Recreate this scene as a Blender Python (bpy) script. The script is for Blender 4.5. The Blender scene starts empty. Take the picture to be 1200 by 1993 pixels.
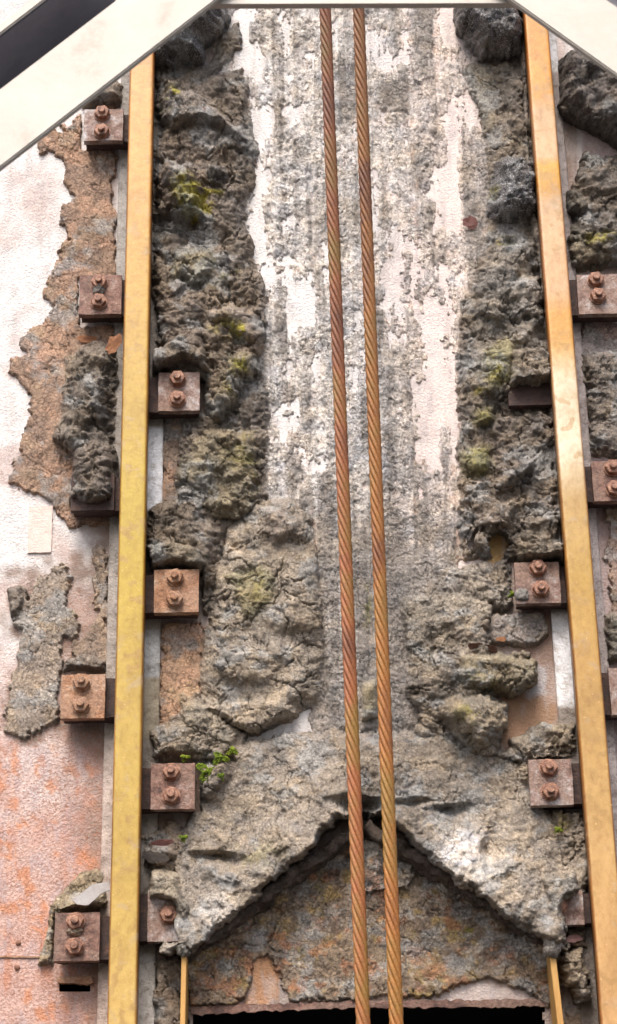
import bpy, bmesh, math, random
import numpy as np
from mathutils import Vector, Matrix

random.seed(7)
R = math.radians
S = bpy.context.scene
COL = S.collection

# ------------------------------------------------------------------ camera
PITCH, ROLL, DIST, FPX = R(25.0), R(0.95), 4.6, 4316.0
fwd = Vector((0, math.cos(PITCH), math.sin(PITCH)))
r0 = Vector((1, 0, 0)); u0 = r0.cross(fwd)
u0 = Vector((0, -math.sin(PITCH), math.cos(PITCH)))
rt = r0 * math.cos(ROLL) - u0 * math.sin(ROLL)
up = u0 * math.cos(ROLL) + r0 * math.sin(ROLL)
CAMLOC = -fwd * DIST
cd = bpy.data.cameras.new('camera'); cam = bpy.data.objects.new('camera', cd); COL.objects.link(cam)
M = Matrix((rt, up, -fwd)).transposed().to_4x4(); M.translation = CAMLOC
cam.matrix_world = M
cd.sensor_fit = 'VERTICAL'; cd.sensor_height = 24; cd.lens = 24 * FPX / 1993.0
cd.clip_start = 0.05; cd.clip_end = 2000
cd.dof.use_dof = True; cd.dof.focus_distance = DIST - 0.03; cd.dof.aperture_fstop = 6.5
S.camera = cam

# ------------------------------------------------------------------ light
SUN_EL, SUN_AZ = R(54), R(194)          # azimuth measured clockwise from +Y
w = bpy.data.worlds.new('World'); S.world = w; w.use_nodes = True
nt = w.node_tree; bg = nt.nodes['Background']
sky = nt.nodes.new('ShaderNodeTexSky'); sky.sky_type = 'NISHITA'; sky.sun_disc = False
sky.sun_elevation = SUN_EL; sky.sun_rotation = SUN_AZ; sky.air_density = 1.0; sky.dust_density = 5.0; sky.ozone_density = 1.0
nt.links.new(sky.outputs[0], bg.inputs[0]); bg.inputs[1].default_value = 0.15
sl = bpy.data.lights.new('sun', 'SUN'); sl.energy = 2.0; sl.angle = R(30); sl.color = (1.0, 0.955, 0.90)
so = bpy.data.objects.new('sun', sl); COL.objects.link(so)
sd_ = Vector((math.sin(SUN_AZ) * math.cos(SUN_EL), math.cos(SUN_AZ) * math.cos(SUN_EL), math.sin(SUN_EL)))
so.rotation_euler = sd_.to_track_quat('Z', 'Y').to_euler()
S.view_settings.view_transform = 'Standard'; S.view_settings.look = 'None'
S.view_settings.exposure = 0.78; S.view_settings.gamma = 1.0
S.cycles.max_bounces = 6; S.cycles.diffuse_bounces = 3

# ------------------------------------------------------------------ mapping photograph pixel -> point on a plane parallel to the wall
CA = np.array(CAMLOC); RA = np.array(rt); UA = np.array(up); FA = np.array(fwd)
def wall_np(u, v, d=0.0):
    dx = (u - 600.0) / FPX; dy = (996.5 - v) / FPX
    D = FA[None, :] + dx[:, None] * RA + dy[:, None] * UA
    t = (-d - CA[1]) / D[:, 1]
    return CA[None, :] + t[:, None] * D
def P(u, v, d=0.0):
    return Vector(wall_np(np.array([float(u)]), np.array([float(v)]), d)[0])

# ------------------------------------------------------------------ object helpers
def tag(o, label=None, cat=None, group=None, kind=None):
    if label: o['label'] = label
    if cat: o['category'] = cat
    if group: o['group'] = group
    if kind: o['kind'] = kind
    return o
def link(name, me, parent=None, mat=None):
    o = bpy.data.objects.new(name, me); COL.objects.link(o)
    if mat: me.materials.append(mat)
    if parent: o.parent = parent
    return o
def empty(name, loc, rot=(0, 0, 0)):
    o = bpy.data.objects.new(name, None); COL.objects.link(o); o.location = loc; o.rotation_euler = rot
    o.empty_display_size = .02
    return o
def np_mesh(name, V, F, col=None, wet=None, smooth=True):
    me = bpy.data.meshes.new(name)
    me.vertices.add(len(V)); me.vertices.foreach_set('co', np.ascontiguousarray(V, dtype=np.float32).ravel())
    n = len(F); k = F.shape[1]
    me.loops.add(n * k); me.loops.foreach_set('vertex_index', np.ascontiguousarray(F, dtype=np.int32).ravel())
    me.polygons.add(n); me.polygons.foreach_set('loop_start', np.arange(0, n * k, k, dtype=np.int32))
    me.polygons.foreach_set('loop_total', np.full(n, k, dtype=np.int32))
    me.update(calc_edges=True); me.validate()
    if smooth: me.polygons.foreach_set('use_smooth', np.ones(len(me.polygons), dtype=bool))
    if col is not None:
        a = me.attributes.new('Col', 'FLOAT_COLOR', 'POINT')
        c4 = np.ones((len(V), 4), dtype=np.float32); c4[:, :3] = col; a.data.foreach_set('color', c4.ravel())
    if wet is not None:
        a = me.attributes.new('wet', 'FLOAT', 'POINT'); a.data.foreach_set('value', wet.astype(np.float32))
    return me
def bm_mesh(bm, name, smooth=False):
    bmesh.ops.recalc_face_normals(bm, faces=bm.faces[:])
    me = bpy.data.meshes.new(name); bm.to_mesh(me); bm.free()
    if smooth: me.polygons.foreach_set('use_smooth', np.ones(len(me.polygons), dtype=bool))
    return me
def bm_box(bm, x0, x1, y0, y1, z0, z1, bev=0.0, seg=2):
    r = bmesh.ops.create_cube(bm, size=1)
    for v in r['verts']:
        v.co = Vector((x0 + (v.co.x + .5) * (x1 - x0), y0 + (v.co.y + .5) * (y1 - y0), z0 + (v.co.z + .5) * (z1 - z0)))
    if bev:
        es = {e for v in r['verts'] for e in v.link_edges}
        bmesh.ops.bevel(bm, geom=list(es), offset=bev, segments=seg, affect='EDGES', profile=.6)

# ------------------------------------------------------------------ materials
def newmat(name):
    m = bpy.data.materials.new(name); m.use_nodes = True
    return m, m.node_tree, m.node_tree.nodes['Principled BSDF']
def nd(t, kind, **kw):
    n = t.nodes.new(kind)
    for k, v in kw.items():
        if k in ('scale', 'detail', 'rough', 'dist'):
            n.inputs[{'scale': 'Scale', 'detail': 'Detail', 'rough': 'Roughness', 'dist': 'Distortion'}[k]].default_value = v
        else: setattr(n, k, v)
    return n
def noise(t, scale, detail=4, rough=.6, dist=0, vec=None):
    n = nd(t, 'ShaderNodeTexNoise', scale=scale, detail=detail, rough=rough, dist=dist)
    if vec is not None: t.links.new(vec, n.inputs['Vector'])
    return n
def coords(t, stretch=None):
    g = t.nodes.new('ShaderNodeNewGeometry')
    if stretch is None: return g.outputs['Position']
    mp = t.nodes.new('ShaderNodeMapping'); mp.inputs['Scale'].default_value = stretch
    t.links.new(g.outputs['Position'], mp.inputs['Vector']); return mp.outputs[0]
def ramp(t, src, stops):
    r = t.nodes.new('ShaderNodeValToRGB'); t.links.new(src, r.inputs[0])
    cr = r.color_ramp
    while len(cr.elements) < len(stops): cr.elements.new(.5)
    for e, (p, c) in zip(cr.elements, stops):
        e.position = p; e.color = (*c, 1) if len(c) == 3 else c
    return r.outputs[0]
def mixc(t, fac, a, b, mode='MIX'):
    m = t.nodes.new('ShaderNodeMix'); m.data_type = 'RGBA'; m.blend_type = mode
    for sock, val in ((m.inputs[0], fac), (m.inputs[6], a), (m.inputs[7], b)):
        if hasattr(val, 'is_output') : t.links.new(val, sock)
        elif isinstance(val, (int, float)): sock.default_value = val
        else: sock.default_value = (*val, 1)
    return m.outputs[2]
def math_(t, op, a, b=None):
    m = t.nodes.new('ShaderNodeMath'); m.operation = op
    for s_, v in ((m.inputs[0], a), (m.inputs[1], b)):
        if v is None: continue
        if hasattr(v, 'is_output'): t.links.new(v, s_)
        else: s_.default_value = v
    return m.outputs[0]
def bump(t, b, h, dist, strength=1.0, prev=None):
    n = t.nodes.new('ShaderNodeBump'); n.inputs['Distance'].default_value = dist; n.inputs['Strength'].default_value = strength
    t.links.new(h, n.inputs['Height'])
    if prev is not None: t.links.new(prev, n.inputs['Normal'])
    t.links.new(n.outputs[0], b.inputs['Normal']); return n.outputs[0]

def m_crust():
    m, t, b = newmat('dried_mud')
    p = coords(t)
    a = nd(t, 'ShaderNodeAttribute', attribute_name='Col'); wt = nd(t, 'ShaderNodeAttribute', attribute_name='wet')
    n1 = noise(t, 38, 6, .7, 0, p); n2 = noise(t, 210, 4, .7, 0, p)
    v1 = ramp(t, n1.outputs[0], [(.28, (.62, .60, .58)), (.5, (1, 1, 1)), (.72, (1.45, 1.43, 1.40))])
    v2 = ramp(t, n2.outputs[0], [(.3, (.55, .55, .55)), (.5, (1, 1, 1)), (.7, (1.5, 1.5, 1.5))])
    c = mixc(t, 1.0, a.outputs['Color'], v1, 'MULTIPLY'); c = mixc(t, 1.0, c, v2, 'MULTIPLY')
    # glitter of the wet, greasy mud put into the colour as pale specks
    sp = noise(t, 240, 3, .6, 0, p)
    spm = math_(t, 'MULTIPLY', ramp(t, sp.outputs[0], [(.52, (0, 0, 0)), (.60, (1, 1, 1))]), wt.outputs['Fac'])
    c = mixc(t, math_(t, 'MULTIPLY', spm, .55), c, (.55, .56, .58))
    t.links.new(c, b.inputs['Base Color'])
    rg = t.nodes.new('ShaderNodeMapRange'); rg.inputs[3].default_value = .93; rg.inputs[4].default_value = .2
    t.links.new(wt.outputs['Fac'], rg.inputs[0]); t.links.new(rg.outputs[0], b.inputs['Roughness'])
    b.inputs['Specular IOR Level'].default_value = .45
    vo = nd(t, 'ShaderNodeTexVoronoi', scale=95, feature='DISTANCE_TO_EDGE')
    nw = noise(t, 60, 3, .6, 0, p)
    wp = t.nodes.new('ShaderNodeVectorMath'); wp.operation = 'MULTIPLY_ADD'
    t.links.new(nw.outputs['Color'], wp.inputs[0]); wp.inputs[1].default_value = (.02, .02, .02); t.links.new(p, wp.inputs[2])
    t.links.new(wp.outputs[0], vo.inputs['Vector'])
    cr = ramp(t, vo.outputs['Distance'], [(0, (0, 0, 0)), (.07, (1, 1, 1))])
    gate = ramp(t, noise(t, 22, 3, .5, 0, p).outputs[0], [(.40, (1, 1, 1)), (.52, (0, 0, 0))])
    crg = math_(t, 'MAXIMUM', cr, gate)
    b1 = bump(t, b, crg, .0042, 1)
    b2 = bump(t, b, noise(t, 120, 6, .75, 0, p).outputs[0], .0048, .9, b1)
    bump(t, b, noise(t, 420, 3, .7, 0, p).outputs[0], .0026, .9, b2)
    return m
def m_wall():
    m, t, b = newmat('peeling_painted_steel')
    p = coords(t)
    a = nd(t, 'ShaderNodeAttribute', attribute_name='Col'); wt = nd(t, 'ShaderNodeAttribute', attribute_name='wet')
    n1 = noise(t, 25, 6, .65, 0, p); n2 = noise(t, 160, 5, .7, .5, p)
    v = ramp(t, n1.outputs[0], [(.3, (.80, .79, .81)), (.6, (1.04, 1.03, 1.03))])
    c = mixc(t, 1.0, a.outputs['Color'], v, 'MULTIPLY')
    # rust grains through the paint, only where 'wet' (here: rustiness) is set
    g = ramp(t, n2.outputs[0], [(.47, (0, 0, 0)), (.60, (1, 1, 1))])
    c = mixc(t, math_(t, 'MULTIPLY', g, math_(t, 'MULTIPLY', wt.outputs['Fac'], .8)), c, (.30, .135, .08))
    t.links.new(c, b.inputs['Base Color']); b.inputs['Roughness'].default_value = .62
    b1 = bump(t, b, noise(t, 190, 4, .65, .4, p).outputs[0], .006, .9)
    bump(t, b, noise(t, 30, 3, .5, 0, p).outputs[0], .003, .6, b1)
    return m
def m_simple(name, stops, scale=60, rough=.75, bumpd=.002, bscale=250, metal=0, stretch=None, spec=.5, detail=6, smear=None):
    m, t, b = newmat(name); p = coords(t, stretch)
    n = noise(t, scale, detail, .68, .3, p)
    cc_ = ramp(t, n.outputs[0], stops)
    if smear:
        cc_ = mixc(t, ramp(t, noise(t, 15, 5, .65, .3, p).outputs[0], [(.47, (0, 0, 0)), (.56, (.8, .8, .8))]), cc_, smear)
        cc_ = mixc(t, 1.0, cc_, ramp(t, noise(t, 130, 5, .7, 0, p).outputs[0], [(.35, (.6, .58, .56)), (.6, (1.15, 1.15, 1.15))]), 'MULTIPLY')
    t.links.new(cc_, b.inputs['Base Color'])
    b.inputs['Roughness'].default_value = rough; b.inputs['Metallic'].default_value = metal
    b.inputs['Specular IOR Level'].default_value = spec
    if bumpd: bump(t, b, noise(t, bscale, 5, .7, 0, p).outputs[0], bumpd, .8)
    return m
def m_rail():
    m, t, b = newmat('worn_ochre_rail_steel'); p = coords(t)
    a = nd(t, 'ShaderNodeAttribute', attribute_name='Col')
    st = noise(t, 11, 4, .6, .4, coords(t, (1.2, 1.2, .7)))
    v = ramp(t, st.outputs[0], [(.3, (.80, .77, .70)), (.5, (.97, .96, .94)), (.7, (1.07, 1.09, 1.14))])
    c = mixc(t, 1.0, a.outputs['Color'], v, 'MULTIPLY'); c = mixc(t, 1.0, c, (.90, .86, .74), 'MULTIPLY')
    bl = noise(t, 34, 2, .4, .2, p)      # round stains
    c = mixc(t, ramp(t, bl.outputs[0], [(.60, (0, 0, 0)), (.635, (.5, .5, .5))]), c, (.33, .19, .055))
    sc = noise(t, 260, 2, .5, 0, p)
    c = mixc(t, ramp(t, sc.outputs[0], [(.70, (0, 0, 0)), (.74, (.6, .6, .6))]), c, (.8, .55, .25))
    fs = noise(t, 75, 4, .7, 0, coords(t, (1, 1, .6)))
    c = mixc(t, 1.0, c, ramp(t, fs.outputs[0], [(.34, (.86, .82, .76)), (.5, (1, 1, 1)), (.68, (1.08, 1.1, 1.16))]), 'MULTIPLY')
    gr = noise(t, 18, 6, .7, .6, p)
    c = mixc(t, ramp(t, gr.outputs[0], [(.56, (0, 0, 0)), (.66, (.45, .45, .45))]), c, (.36, .27, .18))
    t.links.new(c, b.inputs['Base Color']); b.inputs['Roughness'].default_value = .42
    b.inputs['Metallic'].default_value = .0
    bump(t, b, noise(t, 130, 4, .6, 0, p).outputs[0], .0008, .6)
    return m
def m_rope(name, tint):
    m, t, b = newmat(name); p = coords(t)
    n = noise(t, 14, 4, .6, 0, coords(t, (1, 1, .5)))
    c = ramp(t, n.outputs[0], [(.30, (.15, .05, .02)), (.5, tint), (.66, (.25, .14, .03))])
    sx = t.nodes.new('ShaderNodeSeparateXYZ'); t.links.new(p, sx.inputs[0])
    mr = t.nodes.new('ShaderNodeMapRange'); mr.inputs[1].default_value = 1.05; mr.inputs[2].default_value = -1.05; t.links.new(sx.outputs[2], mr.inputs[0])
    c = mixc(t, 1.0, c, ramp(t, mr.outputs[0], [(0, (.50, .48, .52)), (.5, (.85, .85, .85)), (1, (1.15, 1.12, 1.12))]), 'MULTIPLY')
    n2 = noise(t, 300, 3, .6, 0, p)
    c = mixc(t, 1.0, c, ramp(t, n2.outputs[0], [(.3, (.65, .62, .6)), (.7, (1.25, 1.22, 1.2))]), 'MULTIPLY')
    t.links.new(c, b.inputs['Base Color']); b.inputs['Roughness'].default_value = .6
    bump(t, b, n2.outputs[0], .0012, .8)
    return m
MUD = m_crust(); WALL = m_wall(); RAIL = m_rail()
RUST = m_simple('rusty_plate', [(.36, (.10, .055, .045)), (.47, (.22, .115, .085)), (.56, (.29, .17, .13)), (.66, (.42, .31, .27))], 30, .6, .005, smear=(.22, .14, .105))
RUSTPALE = m_simple('pale_rusty_plate', [(.36, (.13, .075, .055)), (.46, (.26, .16, .13)), (.54, (.36, .28, .25)), (.66, (.56, .52, .52))], 26, .5, .005, smear=(.27, .17, .125))
RUSTORANGE = m_simple('orange_rusty_plate', [(.34, (.20, .095, .05)), (.46, (.36, .18, .095)), (.56, (.44, .26, .16)), (.68, (.52, .38, .29))], 26, .65, .005, smear=(.38, .225, .145))
NUT = m_simple('rusty_nut', [(.36, (.10, .045, .03)), (.5, (.27, .125, .075)), (.64, (.42, .23, .15))], 80, .5, .003)
DARKRUST = m_simple('dark_rust', [(.3, (.02, .012, .011)), (.55, (.055, .028, .022)), (.75, (.12, .06, .04))], 50, .75, .004, 120)
def m_foot():
    m, t, b = newmat('rail_foot_steel'); p = coords(t)
    a = nd(t, 'ShaderNodeAttribute', attribute_name='Col')
    c = mixc(t, 1.0, a.outputs['Color'], ramp(t, noise(t, 60, 5, .7, 0, p).outputs[0], [(.32, (.55, .5, .45)), (.5, (1, 1, 1)), (.7, (1.2, 1.2, 1.2))]), 'MULTIPLY')
    t.links.new(c, b.inputs['Base Color']); b.inputs['Roughness'].default_value = .4
    bump(t, b, noise(t, 190, 5, .7, 0, p).outputs[0], .006, .9); return m
FOOT = m_foot()
CREAM = m_simple('cream_paint', [(.34, (.36, .315, .265)), (.45, (.46, .42, .365)), (.7, (.54, .495, .435))], 9, .5, .0006, 90, detail=9)
RECESS_SHADE = m_simple('beam_recess_shade', [(.3, (.19, .18, .21)), (.7, (.26, .25, .275))], 20, .6, .001, 60)  # dark grey puts the shade inside the corner beams into their colour
BLACK = m_simple('near_black', [(.3, (.004, .004, .005)), (.7, (.010, .008, .010))], 8, .95, 0)  # even near-black for the inside of the opening and slot
MOSS = m_simple('bright_moss', [(.3, (.06, .11, .008)), (.5, (.17, .24, .012)), (.7, (.36, .40, .03))], 70, .9, .005, 300)
FLAKEG = m_simple('grey_flake', [(.3, (.25, .22, .20)), (.7, (.45, .42, .41))], 20, .6, .002)
FLAKER = m_simple('pinkish_flake', [(.3, (.33, .15, .13)), (.7, (.55, .34, .31))], 40, .6, .002)
FLAKEO = m_simple('orange_flake', [(.3, (.30, .12, .06)), (.7, (.60, .30, .14))], 40, .7, .002)
YROD = m_simple('ochre_edge', [(.3, (.40, .20, .05)), (.7, (.62, .36, .11))], 10, .6, .002, stretch=(1, 1, .2))
GROUND = m_simple('asphalt_ground', [(.3, (.035, .034, .033)), (.7, (.065, .062, .06))], 3, .9, .01, 30)
ROPE1 = m_rope('rusty_wire_rope', (.31, .11, .038)); ROPE2 = m_rope('ochre_rusty_wire_rope', (.33, .135, .030))

# ------------------------------------------------------------------ numpy noise
def _tab(seed, n=256): return np.random.RandomState(seed).rand(n, n).astype(np.float32)
_T = {}
def T(s):
    if s not in _T: _T[s] = _tab(s)
    return _T[s]
def vn(x, y, seed=1):
    t = T(seed); xi = np.floor(x).astype(np.int64); yi = np.floor(y).astype(np.int64)
    fx = (x - xi).astype(np.float32); fy = (y - yi).astype(np.float32)
    fx = fx * fx * fx * (fx * (fx * 6 - 15) + 10); fy = fy * fy * fy * (fy * (fy * 6 - 15) + 10)
    x0 = xi & 255; x1 = (xi + 1) & 255; y0 = yi & 255; y1 = (yi + 1) & 255
    return (t[y0, x0] * (1 - fx) + t[y0, x1] * fx) * (1 - fy) + (t[y1, x0] * (1 - fx) + t[y1, x1] * fx) * fy
def fbm(x, y, seed=1, oct=4, g=.5):
    s = 0; a = 1; tot = 0; c, sn = .8, .6
    for k in range(oct):
        s = s + a * vn(x, y, seed + k); tot += a; a *= g
        x, y = (x * c - y * sn) * 2.03 + 11.3, (x * sn + y * c) * 2.03 + 5.7
    return s / tot
def worley(x, y, seed=1):
    tx = T(seed + 500); ty = T(seed + 501); ti = T(seed + 502)
    xi = np.floor(x).astype(np.int64); yi = np.floor(y).astype(np.int64)
    f1 = np.full(x.shape, 9, np.float32); f2 = f1.copy(); idv = np.zeros(x.shape, np.float32)
    for dx in (-1, 0, 1):
        for dy in (-1, 0, 1):
            cx = (xi + dx) & 255; cy = (yi + dy) & 255
            px = xi + dx + .12 + .76 * tx[cy, cx]; py = yi + dy + .12 + .76 * ty[cy, cx]
            d = np.hypot(px - x, py - y).astype(np.float32)
            c = d < f1
            f2 = np.where(c, f1, np.minimum(f2, d)); idv = np.where(c, ti[cy, cx], idv); f1 = np.where(c, d, f1)
    return f1, f2, idv
def sstep(a, b, x):
    t = np.clip((x - a) / (b - a), 0, 1); return t * t * (3 - 2 * t)

# ------------------------------------------------------------------ relief grid
U0, U1, V0, V1, ST = -120, 1320, -120, 2130, 2.0
us = np.arange(U0, U1 + 1, ST); vs = np.arange(V0, V1 + 1, ST)
UU, VV = np.meshgrid(us, vs); NV, NU = UU.shape
W0 = wall_np(UU.ravel(), VV.ravel()).reshape(NV, NU, 3)
XW = W0[..., 0] * 1000; ZW = -W0[..., 2] * 1000          # wall millimetres (z downward)
def sdpoly(pts, u, v):
    pts = np.array(pts, float); n = len(pts)
    d = np.full(u.shape, 1e9); ins = np.zeros(u.shape, bool)
    for i in range(n):
        ax, ay = pts[i]; bx, by = pts[(i + 1) % n]
        ex, ey = bx - ax, by - ay; wx, wy = u - ax, v - ay
        t = np.clip((wx * ex + wy * ey) / (ex * ex + ey * ey + 1e-9), 0, 1)
        d = np.minimum(d, (wx - ex * t) ** 2 + (wy - ey * t) ** 2)
        if ay != by:
            c = ((ay > v) != (by > v)) & (u < (bx - ax) * (v - ay) / (by - ay) + ax)
            ins ^= c
    d = np.sqrt(d); return np.where(ins, d, -d)
wa = fbm(UU / 70, VV / 70, 11, 3) - .5; wb = fbm(UU / 24, VV / 24, 21, 3) - .5; wc = fbm(UU / 8, VV / 8, 31, 2) - .5
UWp = UU + 20 * (fbm(UU / 30, VV / 30, 41, 4) - .5); VWp = VV + 20 * (fbm(UU / 30, VV / 30, 51, 4) - .5)

GREY = (.235, .218, .198); DARK = (.125, .113, .105); BROWN = (.33, .245, .195); TAN = (.37, .325, .27)
WET = (.075, .073, .075); OLIVE = (.265, .245, .185); LIGHT = (.50, .515, .52); MID = (.30, .275, .24); WARM = (.27, .225, .18)
H = np.zeros((NV, NU)); ID = np.full((NV, NU), -1, np.int32)
NOD = np.zeros((NV, NU)); CRK = np.zeros((NV, NU)); WETM = np.zeros((NV, NU)); C = np.zeros((NV, NU, 3))
THINGS = []          # (name, label, category)
def thing_id(name, label, cat):
    THINGS.append((name, label, cat)); return len(THINGS) - 1
def shape(tid, poly, h, edge, nod=.5, crk=.5, col=GREY, wet=0, warp=1.0, base=0.0, vary=.5):
    p = np.array(poly, float)
    if h >= 55 and warp > .3 and h < 100: h = h * 1.1
    i0, i1 = np.searchsorted(vs, (p[:, 1].min() - 24, p[:, 1].max() + 24)); j0, j1 = np.searchsorted(us, (p[:, 0].min() - 24, p[:, 0].max() + 24))
    sl_ = (slice(i0, i1), slice(j0, j1))
    if i1 <= i0 or j1 <= j0: return
    sdv = sdpoly(poly, UU[sl_], VV[sl_]) + warp * (26 * wa[sl_] + 18 * wb[sl_] + 9 * wc[sl_])
    if h < 12: sdv = sdv + 13 * (fbm(UU[sl_] / 7, VV[sl_] / 7, 65, 3, .6) - .5) + 16 * wb[sl_]
    t = np.clip(sdv / edge, 0, 1); prof = np.sqrt(np.clip(1 - (1 - t) ** 2, 0, 1)) if h < 20 else .5 * np.sqrt(np.clip(1 - (1 - t) ** 2, 0, 1)) + .5 * t ** .8
    hh = (base + h * (1 - vary / 2 + vary * fbm(UU[sl_] / 60, VV[sl_] / 60, 61 + tid, 3))) * prof
    m = hh > H[sl_] + .01
    H[sl_] = np.where(m, hh, H[sl_]); ID[sl_] = np.where(m, tid, ID[sl_])
    NOD[sl_] = np.where(m, nod, NOD[sl_]); CRK[sl_] = np.where(m, max(crk, .75) if not wet > .4 else crk, CRK[sl_]); WETM[sl_] = np.where(m, wet, WETM[sl_])
    C[sl_] = np.where(m[..., None], np.array(col)[None, None, :], C[sl_])
def ell(cu, cv, ru, rv, n=14): return [(cu + ru * math.cos(2 * math.pi * k / n), cv + rv * math.sin(2 * math.pi * k / n)) for k in range(n)]

# ---- centre crust: thin, streaky, paint showing through
tid = thing_id('mud_crust', 'thin cracked grey mud crust in vertical streaks with white paint showing, behind the two ropes', 'mud crust')
cpoly = [(440, -115), (1012, -115), (1012, 60), (1010, 220), (990, 330), (975, 500), (915, 640), (905, 1080), (880, 1200), (850, 1420), (760, 1450), (600, 1450), (600, 1010), (490, 990), (460, 800), (490, 620), (440, 470), (440, 280), (395, 190)]
sc = sdpoly(cpoly, UU, VV) + 20 * wa + 16 * wb + 8 * wc
streak = fbm(XW / 26, ZW / 150, 71, 4)
blot = fbm(UU / 46, VV / 60, 81, 5, .6)
bare = .30 + .9 * (streak - .5) + .75 * (blot - .5) + .45 * (fbm(UU / 10, VV / 12, 86, 4, .6) - .5)
bare += .10 * sstep(.5, .62, fbm(XW / 9, ZW / 170, 73, 3)) - .06
bare -= .55 * sstep(950, 1080, VV) + .1 * sstep(600, 950, VV)
def addbare(poly, a, soft=26):
    global bare
    s_ = sdpoly(poly, UU, VV) + 26 * wb + 14 * wc + 12 * wa
    bare = bare + (a * .92 if a > 0 else a) * sstep(-soft, soft, s_)
addbare([(450, 20), (490, 10), (520, 90), (525, 200), (500, 285), (470, 230), (425, 170), (435, 120)], .42)
addbare([(482, 280), (510, 300), (520, 420), (530, 540), (500, 560), (485, 440)], .40)
addbare([(545, 430), (575, 420), (570, 500), (600, 560), (600, 630), (560, 640), (540, 560), (520, 590), (512, 540), (540, 510)], .55)
addbare([(550, 215), (590, 205), (592, 245), (560, 250)], .5, 8)
addbare([(556, 270), (568, 270), (570, 410), (560, 440), (552, 340)], .45, 8)
addbare([(550, 770), (590, 780), (605, 860), (615, 955), (590, 950), (560, 880), (520, 870), (525, 800)], .42)
addbare([(835, 520), (880, 500), (890, 560), (888, 720), (880, 850), (840, 900), (830, 720), (832, 640)], .38)
addbare([(800, 460), (812, 470), (808, 560), (825, 620), (850, 630), (840, 650), (805, 625), (795, 560)], .5, 8)
addbare([(805, 745), (830, 740), (845, 800), (860, 900), (840, 920), (815, 830)], .42, 10)
addbare([(812, 860), (822, 860), (820, 990), (812, 990)], .5, 8)
addbare([(860, 160), (925, 180), (940, 240), (900, 300), (870, 360), (900, 400), (880, 440), (840, 380), (850, 250)], .36)
addbare([(745, 510), (770, 520), (765, 590), (742, 600)], .5, 8)
addbare([(715, 60), (745, 60), (780, 115), (760, 130), (712, 100)], .34)
addbare([(690, 600), (705, 600), (705, 640), (690, 640)], .5, 6)
addbare([(830, 10), (880, 10), (870, 100), (850, 140), (835, 100)], .34)
addbare([(800, 5), (842, 5), (845, 150), (805, 160)], -.6, 6)
addbare(ell(763, 190, 26, 30), -.6, 6)
addbare([(570, 600), (600, 640), (640, 990), (560, 760)], -.1)
sc2 = np.minimum(sc, (.5 - bare) * 60)
vein = np.abs(np.mod(XW / 88 + .35 + .25 * wa, 1.0) - .5) * 2
rid = 3.5 * (vn(XW / 31 + 3.1, ZW / 2500, 91) - .3) + 2.5 * sstep(.55, .6, vn(XW / 55, ZW / 4000, 92))
hc = np.clip(sc2 / 4, 0, 1)
hc = np.sqrt(1 - (1 - hc) ** 2) * np.clip(sc2 / 26, .3, 1) * np.maximum(2.2, 4.0 + rid + 5 * fbm(UU / 40, VV / 40, 94, 3) + 8 * sstep(960, 1150, VV) * fbm(UU / 70, VV / 90, 95, 3))
# dark joint furrows between wear bars low down
for (ua, va, ub, vb, dp) in ((603, 960, 636, 1400, 9), (712, 1000, 722, 1330, 6), (806, 900, 812, 1180, 5), (886, 840, 892, 1080, 9), (600, 60, 612, 640, 6), (716, 40, 716, 300, 4), (800, 20, 806, 520, 5), (844, 20, 848, 180, 5), (886, 640, 888, 840, 5)):
    tt = np.clip((VV - va) / (vb - va), 0, 1); dx_ = UU - (ua + (ub - ua) * tt) - 5 * wb * 2
    hc -= dp * np.exp(-(dx_ / 5.5) ** 2) * sstep(va - 20, va + 30, VV) * (1 - sstep(vb - 30, vb + 20, VV)) * (sc2 > 4)
hc = np.where(sc2 > 0, np.maximum(hc, .8), 0)
m = hc > 0
H = np.where(m, hc, H); ID[m] = tid; NOD[m] = .42; CRK[m] = .9
dust = sstep(.38, .64, .80 * fbm(XW / 15, ZW / 260, 101, 4) + .20 * fbm(UU / 26, VV / 34, 105, 4) + .05 - .22 * sstep(900, 1150, VV) + .05 * (1 - sstep(200, 500, VV)))
dust = np.clip(dust * .8 + .5 * sstep(.26, .52, bare + .35 * (streak - .5)) * (1 - sstep(960, 1120, VV)), 0, 1) * .95
for el_, a_ in ((ell(822, 70, 20, 90), 1), (ell(763, 190, 24, 30), 1)):
    dust *= 1 - a_ * sstep(-8, 8, sdpoly(el_, UU, VV) + 20 * wb)
pk = (sstep(700, 860, UU + 120 * (blot - .5)) * .8)[..., None]
cc = np.array((.295, .275, .255))[None, None] * (1 - dust[..., None]) + (np.array((.74, .735, .73)) * (1 - pk) + np.array((.76, .69, .66)) * pk) * dust[..., None]
C = np.where(m[..., None], cc, C)

# ---- left of the left rail
tid = thing_id('rust_scab', 'tall brown flaking scab with ragged edge on the wall left of the left rail', 'rust scab')
shape(tid, [(215, 150), (165, 200), (150, 235), (75, 272), (82, 300), (120, 312), (128, 350), (148, 385), (122, 405), (118, 450), (128, 470), (88, 545), (92, 580), (110, 600), (42, 662), (48, 690), (20, 700), (20, 725), (60, 770), (62, 810), (45, 870), (22, 905), (22, 940), (105, 985), (125, 1020), (222, 1030), (224, 800), (224, 180)], 8, 4, .22, .3, BROWN, warp=.45, vary=.8)
tid = thing_id('mud_clod', 'dark grey crumbly mud clod hanging over the buried clamp left of the left rail', 'mud clod')
shape(tid, [(165, 672), (215, 665), (233, 690), (228, 1010), (140, 1000), (135, 955), (145, 900), (108, 865), (112, 830), (128, 780), (120, 700)], 48, 26, .8, .5, (.20, .185, .165), warp=.7, vary=1.2)
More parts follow.
